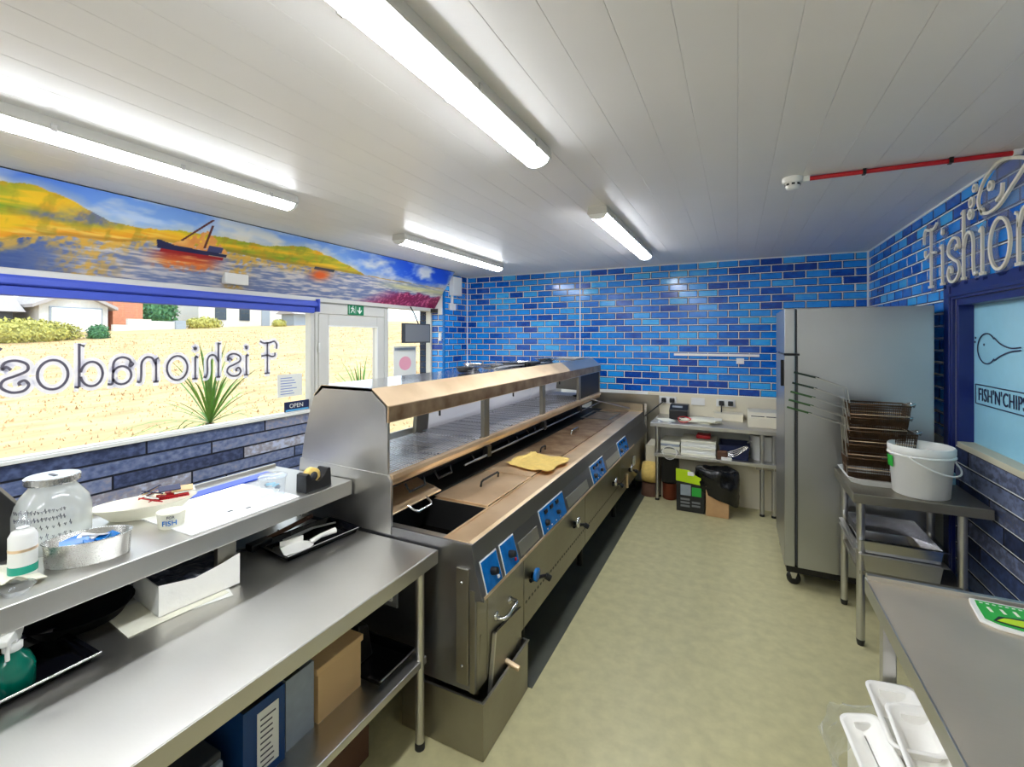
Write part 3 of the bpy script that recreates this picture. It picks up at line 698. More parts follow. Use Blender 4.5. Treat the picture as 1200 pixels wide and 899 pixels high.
MB().box(-3.7295, 4.57, 1.75, -3.727, 5.07, 1.97).build('screen', 'grey_plastic', t)
MB().tube([(-3.745, 4.85, 1.985), (-3.76, 4.78, 2.12), (-3.77, 4.72, 2.2)], .008, 6).build('bracket', 'black', t)
t = thing('window_poster', (XL, 4.7, 1.3), 'pink and white poster stuck in the side window under the monitor', 'poster')
MB().box(XL - .026, 4.52, 1.26, XL - .024, 4.97, 1.69).build('sheet', 'paper', t)
MB().prism([(4.745 + .12 * math.cos(a), 1.47 + .09 * math.sin(a)) for a in [2 * math.pi * k / 24 for k in range(24)]], 'x', XL - .0238, XL - .023).build('pink_print', plain('pink', (240, 168, 186), .6), t)
MB().box(XL - .0238, 4.54, 1.64, XL - .023, 4.95, 1.67).build('header_strip', 'grey_card', t)
MB().box(XL - .0238, 4.54, 1.275, XL - .023, 4.95, 1.30).build('footer_strip', 'pale_blue', t)
t = thing('window_notice', (XL, 3.0, 1.22), 'white paper notice at the door end of the front window', 'notice')
MB().box(XL - .027, 2.90, 1.235, XL - .025, 3.17, 1.45).build('sheet', 'paper', t)
mb = MB()
for k in range(7): mb.box(XL - .0245, 2.93, 1.26 + k * .025, XL - .024, 2.93 + random.uniform(.12, .21), 1.268 + k * .025)
mb.build('print_lines', plain('blue_print', (130, 150, 205), .6), t)
t = thing('open_sign', (XL, 3.08, 1.09), 'small navy OPEN sign low in the front window corner', 'sign')
MB().box(XL - .02, 2.965, 1.09, XL - .005, 3.235, 1.185).build('plate', 'navy_ink', t)
text_mesh('OPEN', .058, lambda x, y, d: (XL - .0045 + d, 3.01 + x, 1.125 + y), 'lettering', 'paper', t, .0005, xs=1.05)
MB().box(XL - .0045, 2.97, 1.095, XL - .004, 3.23, 1.11).build('stripe', plain('sky_stripe', (90, 170, 220), .5), t)

# white trunking with spur on back wall
t = thing('wall_trunking', (-.2, YB - .02, 1.59), 'white horizontal trunking on the tiles above the rear table', 'trunking')
MB().box(-.69, YB - .03, 1.585, .225, YB - .005, 1.612).build('cover', 'white', t, bevel=.002)
MB().box(-.01, YB - .03, 1.50, .07, YB - .004, 1.565).build('spur_box', 'white', t, bevel=.003)
# ---------------------------------------------------------------- frying range
R0, R1 = 1.70, 5.72
HZ = .905
rg = thing('frying_range', (-1.5, 3.7, 0), 'long stainless steel frying range with glazed heated cabinet on top', 'frying range')
# end panels
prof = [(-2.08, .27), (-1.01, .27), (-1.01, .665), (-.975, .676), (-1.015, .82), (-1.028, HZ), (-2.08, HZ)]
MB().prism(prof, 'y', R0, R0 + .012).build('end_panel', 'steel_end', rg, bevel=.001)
MB().prism(prof, 'y', R1 - .012, R1).build('end_panel', 'steel_dark', rg)
MB().box(-1.10, R0 - .012, .30, -1.04, R0 - .0, .80).build('corner_channel', 'steel_dark', rg, bevel=.002)
MB().box(-1.035, R0 - .004, .27, -1.012, R0 + .002, .71).build('edge_strip', 'steel_dark', rg)
for zz in (.38, .74): MB().lathe([(.006, 0), (.006, -.004), (0, -.005)], (-1.07, R0 - .012, zz), 10, axis='y').build('screw', 'chrome', rg)
# fascia + front panels
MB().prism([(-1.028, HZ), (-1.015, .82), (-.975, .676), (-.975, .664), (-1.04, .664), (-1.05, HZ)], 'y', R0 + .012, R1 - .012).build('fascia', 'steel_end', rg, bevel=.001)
splits = [1.80, 2.19, 3.27, 4.40, R1 - .02]
for a, b in zip(splits[:-1], splits[1:]):
    nm = 'oven_door' if a == 1.80 else 'front_panel'
    p = MB().box(-1.03, a + .004, .275, -1.005, b - .004, .662 if nm != 'oven_door' else .655).build(nm, 'steel_dark', rg, bevel=.003)
    if nm == 'oven_door':
        MB().tube([(-1.0, 1.88, .50), (-.965, 1.885, .505), (-.955, 1.90, .51), (-.955, 2.0, .52), (-.965, 2.015, .52), (-1.0, 2.02, .52)], .009, 8).build('handle', 'chrome', p)
        for yy in (1.88, 2.02): MB().lathe([(.02, 0), (.02, .006), (.012, .01)], (-1.005, yy, .51), 14, axis='x').build('handle_plate', 'chrome', p)
MB().box(-1.04, R0 + .012, .27, -1.008, 1.80, .664).build('front_stile', 'steel_dark', rg)
MB().box(-1.06, R0 + .012, .27, -1.045, R1 - .012, .664).build('inner_front', 'iron', rg)
mb = MB()
for k in range(62): 
    y = 2.22 + k * .04
    mb.xbox(Matrix.Translation((-1.0045, y, .40 + .0)), -.0005, -.009, -.006, .001, .009, .006)
mb.build('vent_slots', 'black', rg, kind='stuff')
MB().box(-1.004, 2.22, .33, -1.0035, 2.23, .34)
# base: kick board and the pull-out oil pan
MB().box(-1.75, 1.9, 0, -1.72, R1, .27).build('kick_board', 'iron', rg)
for yy in (2.4, 3.5, 4.6, 5.6): MB().tube([(-1.12, yy, 0), (-1.12, yy, .29)], .022, 10).build('foot', 'iron', rg)
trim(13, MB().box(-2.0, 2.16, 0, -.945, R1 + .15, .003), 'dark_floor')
MB().box(-2.05, 1.9, 0, -2.02, R1, .27).build('rear_kick', 'iron', rg)
op = thing('oil_pan', (-1.1, 1.9, 0), 'deep open steel oil pan on the floor under the near end of the range', 'pan')
MB().tray(-1.40, 1.69, .003, -.965, 2.15, .245, .006, 0, .006).build('pan', 'steel_dark', op)
MB().prism([(1.765, .012), (1.845, .455), (2.12, .43), (2.125, .012)], 'x', -.999, -.988).build('filter_plate', 'steel_dark', op)
MB().prism([(1.755, .012), (1.835, .458), (1.847, .458), (1.767, .012)], 'x', -1.0, -.983).build('plate_edge', 'steel_bench', op)
MB().tube([(-1.05, 1.95, .25), (-.985, 1.95, .262), (-.92, 1.95, .245)], .013, 10).build('spout', 'steel_tan', op)
MB().tube([(-1.02, 1.73, .25), (-1.01, 1.74, .5)], .008, 6).build('drain_pipe', 'steel_dark', op)
# control plates on the slanted fascia
def fpt(y, z, d=0):
    t = (z - .676) / (.82 - .676); x = -.975 - .04 * t
    return Vector((x + .963 * d, y, z + .268 * d))
def plate(y0, y1, z0, z1, d0, d1, mat, name, parent=rg, sk=0):
    vs = [fpt(y, z, d) for d in (d0, d1) for (y, z) in ((y0, z0), (y1, z0), (y1, z1), (y0, z1))]
    return MB().add(vs, [(0, 3, 2, 1), (4, 5, 6, 7), (0, 1, 5, 4), (1, 2, 6, 5), (2, 3, 7, 6), (3, 0, 4, 7)]).build(name, mat, parent, bevel=.0015)
def knob(y, z, r, parent, base, mat='black', ln=.03):
    mb = MB(); c = fpt(y, z, .006); n = Vector((.963, 0, .268)); mb.tube([c, c + n * ln * .4, c + n * ln], [r, r, r * .8], 14); mb.build('knob', mat, parent)
plate(1.715, 4.9, .672, .685, .0005, .004, 'steel_tan', 'fascia_lip')
for i, (a, b, kind) in enumerate([(1.745, 1.885, 0), (1.925, 2.065, 1), (2.40, 2.78, 2), (3.40, 3.76, 2), (4.28, 4.64, 2)]):
    pl = plate(a, b, .687, .812, .001, .006, 'ctrl_blue', 'control_plate')
    plate(a - .006, b + .006, .681, .818, .0005, .003, 'paper', 'plate_border', rg)
    if kind < 2:
        knob((a + b) / 2, .75, .018, pl, None)
        plate((a + b) / 2 + .03, (a + b) / 2 + .045, .705, .718, .006, .012, 'red' if kind else 'paper', 'indicator', pl)
    else:
        for k in range(3): plate(a + .06 + k * .09, a + .10 + k * .09, .78, .80, .006, .014, 'black', 'switch', pl)
        knob(a + .06, .735, .018, pl, None, ln=.02)
        knob(a + .24, .735, .013, pl, None, ln=.02)
        for k in range(4): plate(a + .05 + k * .07, a + .062 + k * .07, .70, .706, .006, .008, 'paper', 'scale_mark', pl)
for y0 in (2.10, 2.83, 3.82): plate(y0, y0 + (.24 if y0 < 2.5 else .45), .695, .76, .0005, .002, 'steel_bench', 'rating_plate')
# drain valves along the front
for i, (y, z) in enumerate([(2.30, .50), (3.02, .52), (4.10, .49), (4.78, .44)]):
    v = MB().tube([(-1.01, y, z), (-.97, y, z)], .02, 10).tube([(-.985, y - .07, z + .01), (-.965, y + .02, z - .005), (-.955, y + .07, z - .02)], .010, 8).build('valve', 'iron', rg)
    MB().lathe([(.034, 0), (.036, .012), (.02, .016)], (-.972, y - .03, z + .03), 14, axis='x').build('gauge', 'ctrl_blue' if i == 0 else 'steel_shiny', v)
    MB().tube([(-.955, y + .07, z - .02), (-.93, y + .08, z - .035)], .018, 8).build('lever_knob', 'black', v)
MB().box(-1.0, 4.95, .44, -.985, 5.03, .53).build('label_plate', 'cream_paper', rg)
MB().tube([(-.99, 4.62, .44), (-.99, 4.64, .30)], .013, 8).build('drain_pipe', 'steel_tan', rg)
# hob surface
MB().prism([(-1.185, HZ - .03), (-1.185, HZ), (-1.05, HZ + .004), (-1.03, HZ), (-1.03, HZ - .03)], 'y', R0 + .012, R1 - .012).build('hob_front_band', 'steel_tan', rg)
MB().box(-1.80, R0 + .012, HZ - .03, -1.60, R1 - .012, HZ).box(-1.60, 2.135, HZ - .03, -1.52, R1 - .012, HZ).build('hob_rear_band', 'matt_black', rg)
MB().box(-1.60, R0 + .012, HZ - .03, -1.185, 1.745, HZ).build('hob_cross_band', 'steel', rg)
for (a, b) in ((2.11, 2.135), (2.66, 2.70), (3.24, 3.28), (3.98, 4.02), (4.80, R1 - .012)): MB().box(-1.52, a, HZ - .03, -1.185, b, HZ).build('hob_cross_band', 'steel_tan' if a < 3 else 'steel_stained', rg)
MB().tray(-1.60, 1.745, HZ - .33, -1.185, 2.11, HZ - .002, .006).build('fryer_pan', 'matt_black', rg)
MB().box(-1.59, 1.755, HZ - .16, -1.195, 2.10, HZ - .155).build('frying_oil', 'oil', rg)
MB().box(-1.17, R0 + .05, HZ + .0045, -1.165, R1 - .1, HZ + .0065).build('hob_ridge', 'steel_tan', rg)
def handle(y0, y1, x, z, parent, r=.0065, h=.035, mat='iron'):
    MB().tube([(x, y0, z), (x + .004, y0 + .003, z + h * .8), (x + .006, y0 + .018, z + h), (x + .006, y1 - .018, z + h), (x + .004, y1 - .003, z + h * .8), (x, y1, z)], r, 8).build('handle', mat, parent)
for (a, b, mat, hy) in ((2.125, 2.675, 'steel_tan', (2.37, 2.56)), (2.69, 3.26, 'steel_tan', None), (3.27, 3.99, 'steel_stained', (3.26, 3.36)), (4.0, 4.80, 'steel_stained', (4.0, 4.2))):
    l = MB().box(-1.525, a, HZ + .002, -1.187, b, HZ + .009).build('pan_lid', mat, rg, bevel=.002)
    if hy: handle(max(hy[0], a + .02), hy[1] + .03, -1.37, HZ + .009, l, mat='iron' if a < 3.9 else 'chrome')
MB().tray(-1.56, 4.95, HZ - .12, -1.25, 5.45, HZ + .004, .005, 0, .012).build('end_well', 'steel_dark', rg)
# raised lid of the open pan, leaning back under the cabinet
lm = Matrix.Translation((-1.50, 1.93, HZ + .035)) @ Matrix.Rotation(.28, 4, 'Y')
l = MB().xbox(lm, -.34, -.215, -.004, .0, .22, .004).build('raised_lid', 'steel_tan', rg, bevel=.002)
MB().tube([lm @ Vector(p) for p in ((-.01, -.06, .0), (.03, -.055, -.01), (.045, -.04, -.015), (.045, .07, -.015), (.03, .085, -.01), (-.01, .09, .0))], .008, 8).build('handle', 'chrome', l)
# recess behind the pans and rails
MB().box(-1.82, R0 + .012, HZ, -1.80, R1 - .012, 1.07).build('recess_back', 'matt_black', rg)
MB().tube([(-1.47, 2.35, 1.035), (-1.47, 5.4, 1.035)], .006, 8).build('front_rail', 'steel_end', rg)
for yy in (2.62, 3.6, 4.6): MB().box(-1.50, yy, 1.02, -1.462, yy + .05, 1.09).build('rail_bracket', 'iron', rg)
for yy in (1.85, 2.1, 2.5, 3.0, 3.35, 4.0): MB().tube([(-1.51, yy, 1.06), (-1.49, yy + .01, 1.02), (-1.49, yy + .14, 1.02), (-1.51, yy + .15, 1.06)], .006, 6).build('damper_handle', 'iron', rg)
# rear customer-side casing
MB().box(-2.10, R0 + .012, .27, -2.08, R1 - .012, 1.16).build('customer_panel', 'steel', rg)
# plate joining cabinet to hob
MB().prism([(-2.12, .87), (-1.47, .87), (-1.47, 1.115), (-1.49, 1.147), (-2.085, 1.165)], 'y', R0 - .006, R0 + .01).build('joining_plate', 'steel', rg, bevel=.001)
# heated cabinet
C1 = 5.45
cab = [(-1.49, 1.147), (-1.49, 1.475), (-1.59, 1.552), (-1.93, 1.556), (-1.985, 1.50), (-2.02, 1.40), (-2.055, 1.28), (-2.075, 1.165)]
MB().prism(cab, 'y', R0 - .004, R0 + .012).build('cabinet_end', 'steel', rg, bevel=.001)
MB().prism(cab, 'y', C1 - .012, C1).build('cabinet_end', 'steel_dark', rg)
MB().prism([(-1.486, 1.395), (-1.486, 1.475), (-1.588, 1.555), (-1.59, 1.54), (-1.50, 1.47), (-1.50, 1.395)], 'y', R0 - .004, 4.35).build('cabinet_canopy', 'steel_tan', rg, bevel=.001)
MB().prism([(-1.486, 1.395), (-1.486, 1.475), (-1.588, 1.555), (-1.59, 1.54), (-1.50, 1.47), (-1.50, 1.395)], 'y', 4.352, C1).build('cabinet_canopy', 'steel', rg, bevel=.001)
MB().box(-1.484, R0, 1.40, -1.482, C1, 1.47).build('canopy_fascia', 'steel_stained', rg)
MB().prism([(-1.588, 1.555), (-1.93, 1.558), (-1.99, 1.50), (-1.97, 1.50), (-1.92, 1.54), (-1.588, 1.54)], 'y', R0 - .004, C1).build('cabinet_top', 'steel_shiny', rg)
MB().prism([(-1.52, 1.09), (-1.51, 1.12), (-1.50, 1.147), (-1.472, 1.145), (-1.470, 1.125), (-1.485, 1.10), (-1.485, 1.09)], 'y', R0 + .012, R1 - .3).build('cabinet_lip', 'steel_tan', rg, bevel=.001)
MB().box(-1.60, R0 + .012, 1.03, -1.59, C1, 1.085).build('burner_rail', 'matt_black', rg)
MB().box(-2.08, R0 + .012, 1.085, -1.50, C1, 1.12).build('cabinet_floor', 'satin', rg)
for yy in (2.62, 3.62, 4.62): MB().box(-1.515, yy, 1.12, -1.488, yy + .07, 1.40).build('front_upright', 'steel_dark', rg, bevel=.001)
bk = lambda a, b, t: [(-2.062, 1.12), (-2.045, 1.28), (-2.01, 1.40), (-1.975, 1.50), (-1.975 + t, 1.50), (-2.01 + t, 1.40), (-2.045 + t, 1.28), (-2.062 + t, 1.12)]
MB().prism(bk(0, 0, .006), 'y', R0 + .012, 2.62).build('cabinet_glass', 'glass', rg)
MB().prism(bk(0, 0, .03), 'y', 2.60, 2.74).build('rear_post', 'steel_dark', rg)
for a, b in ((2.75, 3.66), (3.67, 4.64), (4.65, C1 - .012)): MB().prism(bk(0, 0, .008), 'y', a, b).build('sliding_door', 'dirty_glass', rg)
for a, b in ((1.74, 2.16), (2.18, 2.60), (2.66, 3.12), (3.14, 3.60), (3.66, 4.10), (4.12, 4.58), (4.66, 5.0)):
    mb = MB(); z = 1.135
    for k in range(22):
        xx = -2.02 + k * .0235; mb.box(xx, a, z, xx + .004, b, z + .004)
    for k in range(5): 
        yy = a + (b - a - .005) * k / 4; mb.box(-2.02, yy, z - .004, -1.522, yy + .005, z)
    for xx in (-2.0, -1.55): mb.box(xx, a, 1.12, xx + .01, a + .01, z); mb.box(xx, b - .01, 1.12, xx + .01, b, z)
    mb.build('wire_rack', 'chrome', rg, kind='stuff')
for yy in (2.15, 3.1, 4.1, 5.0): MB().tube([(-1.51, yy, 1.395), (-1.51, yy, 1.36)], .006, 6).build('hook', 'iron', rg)
MB().box(-1.51, 4.70, 1.147, -1.50, C1 - .012, 1.40).build('blank_panel', 'iron', rg)
# far end splash and post
MB().box(-1.62, R1 - .02, HZ, -1.03, R1 - .012, 1.00).build('end_splash', 'steel_dark', rg)
MB().box(-1.56, R1 + .01, .3, -.99, R1 + .02, 1.0)
MB().box(-1.012, R1 - .02, .29, -.985, R1, 1.0).build('corner_post', 'steel', rg, bevel=.001)
MB().box(-1.7, R1 + .1, .27, -.86, R1 + .12, 1.10).build('rear_splash', 'steel_dark', rg)

# yellow cloth on the hob
def clf(u, v):
    a = Vector((-1.452, 2.84, 0)).lerp(Vector((-1.39, 3.2, 0)), u); b = Vector((-1.107, 2.77, 0)).lerp(Vector((-1.07, 3.15, 0)), u); p = a.lerp(b, v)
    n = fbm(np.array([p.x * 9]), np.array([p.y * 9]), 3)[0]
    e = .02 * math.sin(u * 17 + v * 5) * (1 if v < .06 else 0)
    return (p.x + .012 * math.sin(u * 11), p.y + .012 * math.sin(v * 9) + e, HZ + .014 + .022 * n + (.012 if v < .1 else 0))
tag(MB().grid(clf, 26, 22, thick=.004).build('folded_cloth', 'cloth', base=(-1.25, 3.0, HZ + .012)), 'creased yellow cloth lying on the middle pan lid of the range', 'cloth')

# utensils on the cabinet top (z 1.556)
TZc = 1.558
t = thing('frying_scoop', (-1.72, 2.75, TZc), 'steel scoop with dark round end at the near end of the utensil pile', 'scoop', 'utensils on top of the frying range')
MB().lathe([(.0, 0), (.05, .005), (.075, .04), (.07, .04), (.045, .01), (0, .008)], (-1.70, 2.72, TZc), 20, sx=.8).build('bowl', 'black', t)
MB().tube([(-1.70, 2.78, TZc + .035), (-1.74, 3.15, TZc + .02)], .009, 8).build('handle', 'chrome', t)
t = thing('steel_bowl', (-1.74, 3.02, TZc), 'small pale steel bowl beside the dark scoop on the range top', 'bowl', 'utensils on top of the frying range')
MB().lathe([(.04, 0), (.075, .045), (.08, .048), (.07, .044), (.036, .006), (0, .004)], (-1.80, 3.0, TZc), 22).build('bowl', 'tin', t)
t = thing('long_tongs', (-1.66, 3.3, TZc), 'long steel tongs lying along the front of the range top', 'tongs', 'utensils on top of the frying range')
for s in (0, .03): MB().tube([(-1.64 - s, 3.1, TZc + .008), (-1.65 - s * 1.6, 3.35, TZc + .014), (-1.64, 3.6, TZc + .01)], .006, 6).build('arm', 'steel', t)
MB().tube([(-1.63, 3.58, TZc + .01), (-1.63, 3.62, TZc + .01)], .012, 8).build('pivot', 'iron', t)
t = thing('black_turner', (-1.63, 3.65, TZc), 'black flat turner at the front edge of the range top', 'turner', 'utensils on top of the frying range')
MB().box(-1.70, 3.62, TZc + .002, -1.60, 3.86, TZc + .03).build('blade', 'iron', t, bevel=.008)
MB().tube([(-1.66, 3.63, TZc + .02), (-1.72, 3.35, TZc + .03)], .009, 8).build('handle', 'black', t)
t = thing('serving_tray', (-1.84, 3.7, TZc), 'flat pale tray under the tools in the middle of the range top', 'tray', 'utensils on top of the frying range')
MB().tray(-1.90, 3.35, TZc, -1.72, 4.0, TZc + .018, .003, .01, .008).build('tray', 'tin', t)
t = thing('shallow_dish', (-1.76, 4.38, TZc), 'shallow steel dish at the far end of the utensil pile', 'dish', 'utensils on top of the frying range')
MB().lathe([(.06, 0), (.12, .03), (.135, .032), (.11, .028), (.055, .006), (0, .004)], (-1.76, 4.38, TZc), 26).build('dish', 'tin', t)
t = thing('fish_slice', (-1.68, 4.05, TZc), 'perforated steel fish slice between the tray and the far dish', 'slice', 'utensils on top of the frying range')
MB().box(-1.72, 3.98, TZc + .004, -1.63, 4.14, TZc + .008).build('blade', 'steel', t); MB().tube([(-1.675, 4.12, TZc + .01), (-1.67, 4.26, TZc + .035)], .006, 6).build('handle', 'black', t)
t = thing('striped_pad', (-1.72, 5.05, TZc), 'yellow and grey striped pad at the far end of the range top', 'pad')
MB().box(-1.86, 4.9, TZc, -1.62, 5.25, TZc + .012).build('pad', 'grey_plastic', t, bevel=.002)
for k in range(5): MB().box(-1.85 + k * .05, 4.905, TZc + .012, -1.83 + k * .05, 5.245, TZc + .0135).build('stripe', 'cream_box' if k % 2 else 'white', t)
# thin steel strainer across the far corner
t = thing('oil_skimmer', (-1.4, 5.3, 1.14), 'long thin skimmer resting across the far end of the range', 'skimmer')
MB().tube([(-1.60, 4.95, 1.145), (-1.15, 5.2, 1.02), (-1.12, 5.36, .985)], .006, 6).build('handle', 'steel', t)
MB().lathe([(0, -.01), (.05, -.004), (.06, .006), (.05, 0), (0, -.006)], (-1.6, 4.93, 1.15), 16).build('skimmer_bowl', 'iron', t)

# ---------------------------------------------------------------- serving counter (upper shelf)
ct = thing('serving_counter', (-2.0, .4, 0), 'raised stainless serving counter shelf beside the range', 'counter')
MB().box(-2.28, -1.6, 1.03, -1.705, 1.685, 1.10).build('shelf', 'steel_bench', ct, bevel=.003)
MB().box(-2.30, -1.6, 0, -2.27, 1.685, 1.03).build('customer_panel', 'blue_card', ct)
MB().box(-2.28, -1.6, 1.10, -2.265, 1.685, 1.112).build('back_lip', 'steel_bench', ct)
for yy in (1.045, -.2): MB().box(-1.75, yy, .92, -1.725, yy + .07, 1.03).build('bracket', 'steel_dark', ct, bevel=.002)
for yy in (1.6, .2, -1.4): MB().box(-2.26, yy, .85, -2.22, yy + .04, 1.03).build('post', 'steel_dark', ct)
wbd = thing('white_glare_board', (-1.9, 1.15, 1.10), 'white board standing for window glare, with blue back strip, on the serving counter', 'board')  # white sheet stands in for window glare on the steel shelf
gw = plain('gloss_white', (250, 250, 250), .08, coat=.5)
MB().box(-2.115, .955, 1.10, -1.725, 1.40, 1.106).build('board', gw, wbd, bevel=.002)
MB().prism([(-2.125, 1.15), (-2.19, 1.24), (-2.20, 1.58), (-2.125, 1.58)], 'z', 1.10, 1.106).build('blue_strip', plain('strong_blue', (14, 66, 190), .3), wbd)
for (a, b) in ((-1.83, 1.145), (-1.80, 1.20)): MB().box(a, b, 1.106, a + .012, b + .02, 1.107).build('printed_mark', 'black', wbd)

# glass jar with slotted lid
Zs = 1.10
t = thing('glass_jar', (-2.05, .70, Zs), 'big glass storage jar with slotted metal lid and handwriting', 'jar')
MB().lathe([(.072, 0), (.092, .01), (.098, .05), (.098, .13), (.09, .165), (.068, .195), (.058, .21), (.058, .225)], (-2.05, .70, Zs), 32).build('glass', 'jar_glass', t)
MB().lathe([(.058, .220), (.068, .220), (.070, .224), (.070, .240), (.067, .243), (0, .243)], (-2.05, .70, Zs), 40, smooth=False).build('lid', 'tin', t)
MB().box(-2.07, .695, Zs + .2425, -2.03, .706, Zs + .2445).build('coin_slot', 'black', t)
mb = MB()
for r, zz in enumerate((.15, .125, .10, .07)):
    a0 = -2.1 + .05 * (r % 2)
    for k in range(9 if r > 1 else 16):
        a = math.radians(-80 + 20 * (r > 1) + k * (8 if r > 1 else 5)); rr = .0995
        p = [(-2.05 + rr * math.cos(a + da), .70 + rr * math.sin(a + da), Zs + zz + dz) for da, dz in ((0, 0), (.02, .012 * random.random()), (.04, -.006), (.06, .008 * random.random()))]
        mb.tube(p, .0009, 4)
mb.build('handwriting', 'ink', t, kind='stuff')
# pump bottle
t = thing('sanitiser_bottle', (-1.86, .585, Zs), 'white translucent bottle with teal label band in front of the jar', 'bottle')
MB().lathe([(.028, 0), (.031, .004), (.031, .125), (.024, .14), (.014, .146), (.014, .150)], (-1.865, .572, Zs), 24).build('body', 'white', t)
MB().lathe([(.0135, .148), (.016, .149), (.016, .17), (.010, .173), (.010, .193), (0, .195)], (-1.865, .572, Zs), 20).build('cap', 'clear', t)
MB().lathe([(.0315, .022), (.0318, .024), (.0318, .042), (.0315, .044)], (-1.865, .572, Zs), 24).build('teal_band', 'teal_label', t)
MB().lathe([(.0314, .085), (.0316, .087), (.0316, .091), (.0314, .093)], (-1.865, .572, Zs), 24).build('orange_line', 'steel_tan', t)
# oval tin with blue sachets
t = thing('oval_tin', (-1.87, .745, Zs), 'oval steel tin of blue sachets at the counter front', 'tin')
om = Matrix.Translation((-1.845, .715, Zs)) @ Matrix.Rotation(math.radians(58), 4, 'Z')
def lathe_m(prof, n, sx, sy, mat, M4=om):
    mb = MB().lathe(prof, (0, 0, 0), n, sx=sx, sy=sy); mb.v = [tuple(M4 @ Vector(v)) for v in mb.v]; return mb
lathe_m([(.097, 0), (.102, .004), (.106, .07), (.110, .074), (.103, .073), (.097, .006), (0, .004)], 36, 1, .62, om).build('bowl', 'tin', t)
for i in range(9):
    a = i * 2.4; r = .02 + .045 * ((i * 37) % 10) / 10
    mx = om @ Matrix.Translation((r * math.cos(a), r * math.sin(a) * .55, .058 + .004 * (i % 4))) @ Matrix.Rotation(a * 3, 4, 'Z') @ Matrix.Rotation(.35, 4, 'X')
    tag(MB().xbox(mx, -.034, -.014, -.002, .034, .014, .002).build('sauce_sachet', plain('sachet_blue', (20, 110, 160), .25) if i == 0 else ('ctrl_blue' if i % 3 else 'white'), base=tuple(mx.translation), bevel=.001),
        ('teal blue' if i == 0 else 'blue' if i % 3 else 'white') + ' foil sachet heaped in the oval steel tin', 'sachet', 'sachets in the oval tin')
# paper dish with red sachets
t = thing('paper_dish', (-2.13, 1.02, Zs), 'pale boat-shaped paper dish behind the small tub', 'dish')
pm = Matrix.Translation((-2.10, .99, Zs)) @ Matrix.Rotation(math.radians(62), 4, 'Z')
lathe_m([(.10, 0), (.11, .004), (.165, .055), (.17, .056), (.16, .05), (.10, .008), (0, .006)], 28, 1, .52, pm, pm).build('dish', 'cream_paper', t)
for i in range(16):
    a = i * 2.1; r = .02 + .07 * ((i * 29) % 10) / 10
    mx = pm @ Matrix.Translation((.05 + r * math.cos(a), r * math.sin(a) * .45, .060 + .008 * (i % 5))) @ Matrix.Rotation(a * 2, 4, 'Z') @ Matrix.Rotation(.4, 4, 'X')
    tag(MB().xbox(mx, -.036, -.017, -.002, .036, .017, .002).build('ketchup_sachet', ['red', 'red', 'paper', 'cream_box', 'ctrl_blue'][i % 5] if i % 5 != 4 else 'navy_ink', base=tuple(mx.translation), bevel=.001),
        ['red', 'red', 'white', 'cream', 'navy'][i % 5] + ' sachet heaped in the pale paper dish', 'sachet', 'sachets in the paper dish')
# small tub with FISH print
t = thing('paper_tub', (-1.90, 1.0, Zs), 'small round white paper tub with blue FISH print', 'tub')
tc = (-1.89, .975, Zs)
MB().lathe([(.038, 0), (.04, .003), (.045, .055), (.047, .058), (.043, .056), (.037, .006), (0, .005)], tc, 28).build('tub', 'cream_paper', t)
def wrapc(c, r, a0): return lambda x, y, d: (c[0] + (r + d) * math.cos(a0 + x / r), c[1] + (r + d) * math.sin(a0 + x / r), c[2] + y)
text_mesh('FISH', .025, wrapc((tc[0], tc[1], tc[2] + .016), .0445, -1.15), 'lettering', 'ctrl_blue', t, .0012)
text_mesh('FOR', .013, wrapc((tc[0], tc[1], tc[2] + .041), .0460, -.80), 'lettering', 'ink', t, .0010)
# clear cup on board
t = thing('plastic_cup', (-1.83, 1.345, 1.106), 'clear lidded plastic cup on the white glare board', 'cup')
MB().lathe([(.045, 0), (.047, .003), (.054, .085), (.056, .088)], (-1.83, 1.345, 1.106), 28).build('cup', 'clear', t)
MB().lathe([(.058, .084), (.059, .09), (.05, .094), (0, .092)], (-1.83, 1.345, 1.106), 28).build('lid', 'clear', t)
for i in range(6): 
    a = i * 1.05; tag(MB().xbox(Matrix.Translation((-1.83 + .02 * math.cos(a), 1.345 + .02 * math.sin(a), 1.135 + .006 * i)) @ Matrix.Rotation(a * 2, 4, 'Z') @ Matrix.Rotation(.8, 4, 'X'), -.018, -.008, -.002, .018, .008, .002).build('wrapped_sweet', ['paper', 'grey_card', 'pale_blue'][i % 3], base=(-1.83, 1.345, 1.13)), 'small ' + ['white', 'grey', 'pale blue'][i % 3] + ' wrapped piece inside the clear lidded cup', 'sachet', 'wrapped pieces in the clear cup')
# tape dispenser
t = thing('tape_dispenser', (-1.80, 1.52, Zs), 'black desktop tape dispenser with a yellowed roll beside the range', 'tape dispenser')
tp = [(1.44, 0), (1.585, 0), (1.58, .085), (1.562, .088), (1.545, .06), (1.515, .038), (1.475, .055), (1.46, .085), (1.442, .08)]
MB().prism(tp, 'x', -1.80, -1.735, 0).build('body', 'black', t, bevel=.003); t.children
b_ = [c for c in COL.objects if c.parent == t][0]; b_.location.z += Zs
MB().lathe([(.022, -.015), (.038, -.015), (.038, .015), (.022, .015)], (-1.768, 1.497, Zs + .062), 24, axis='x').build('tape_roll', 'cloth', t)
MB().lathe([(.0, -.017), (.021, -.017), (.021, .017), (.0, .017)], (-1.768, 1.497, Zs + .062), 20, axis='x').build('hub', 'dark_grey', t)
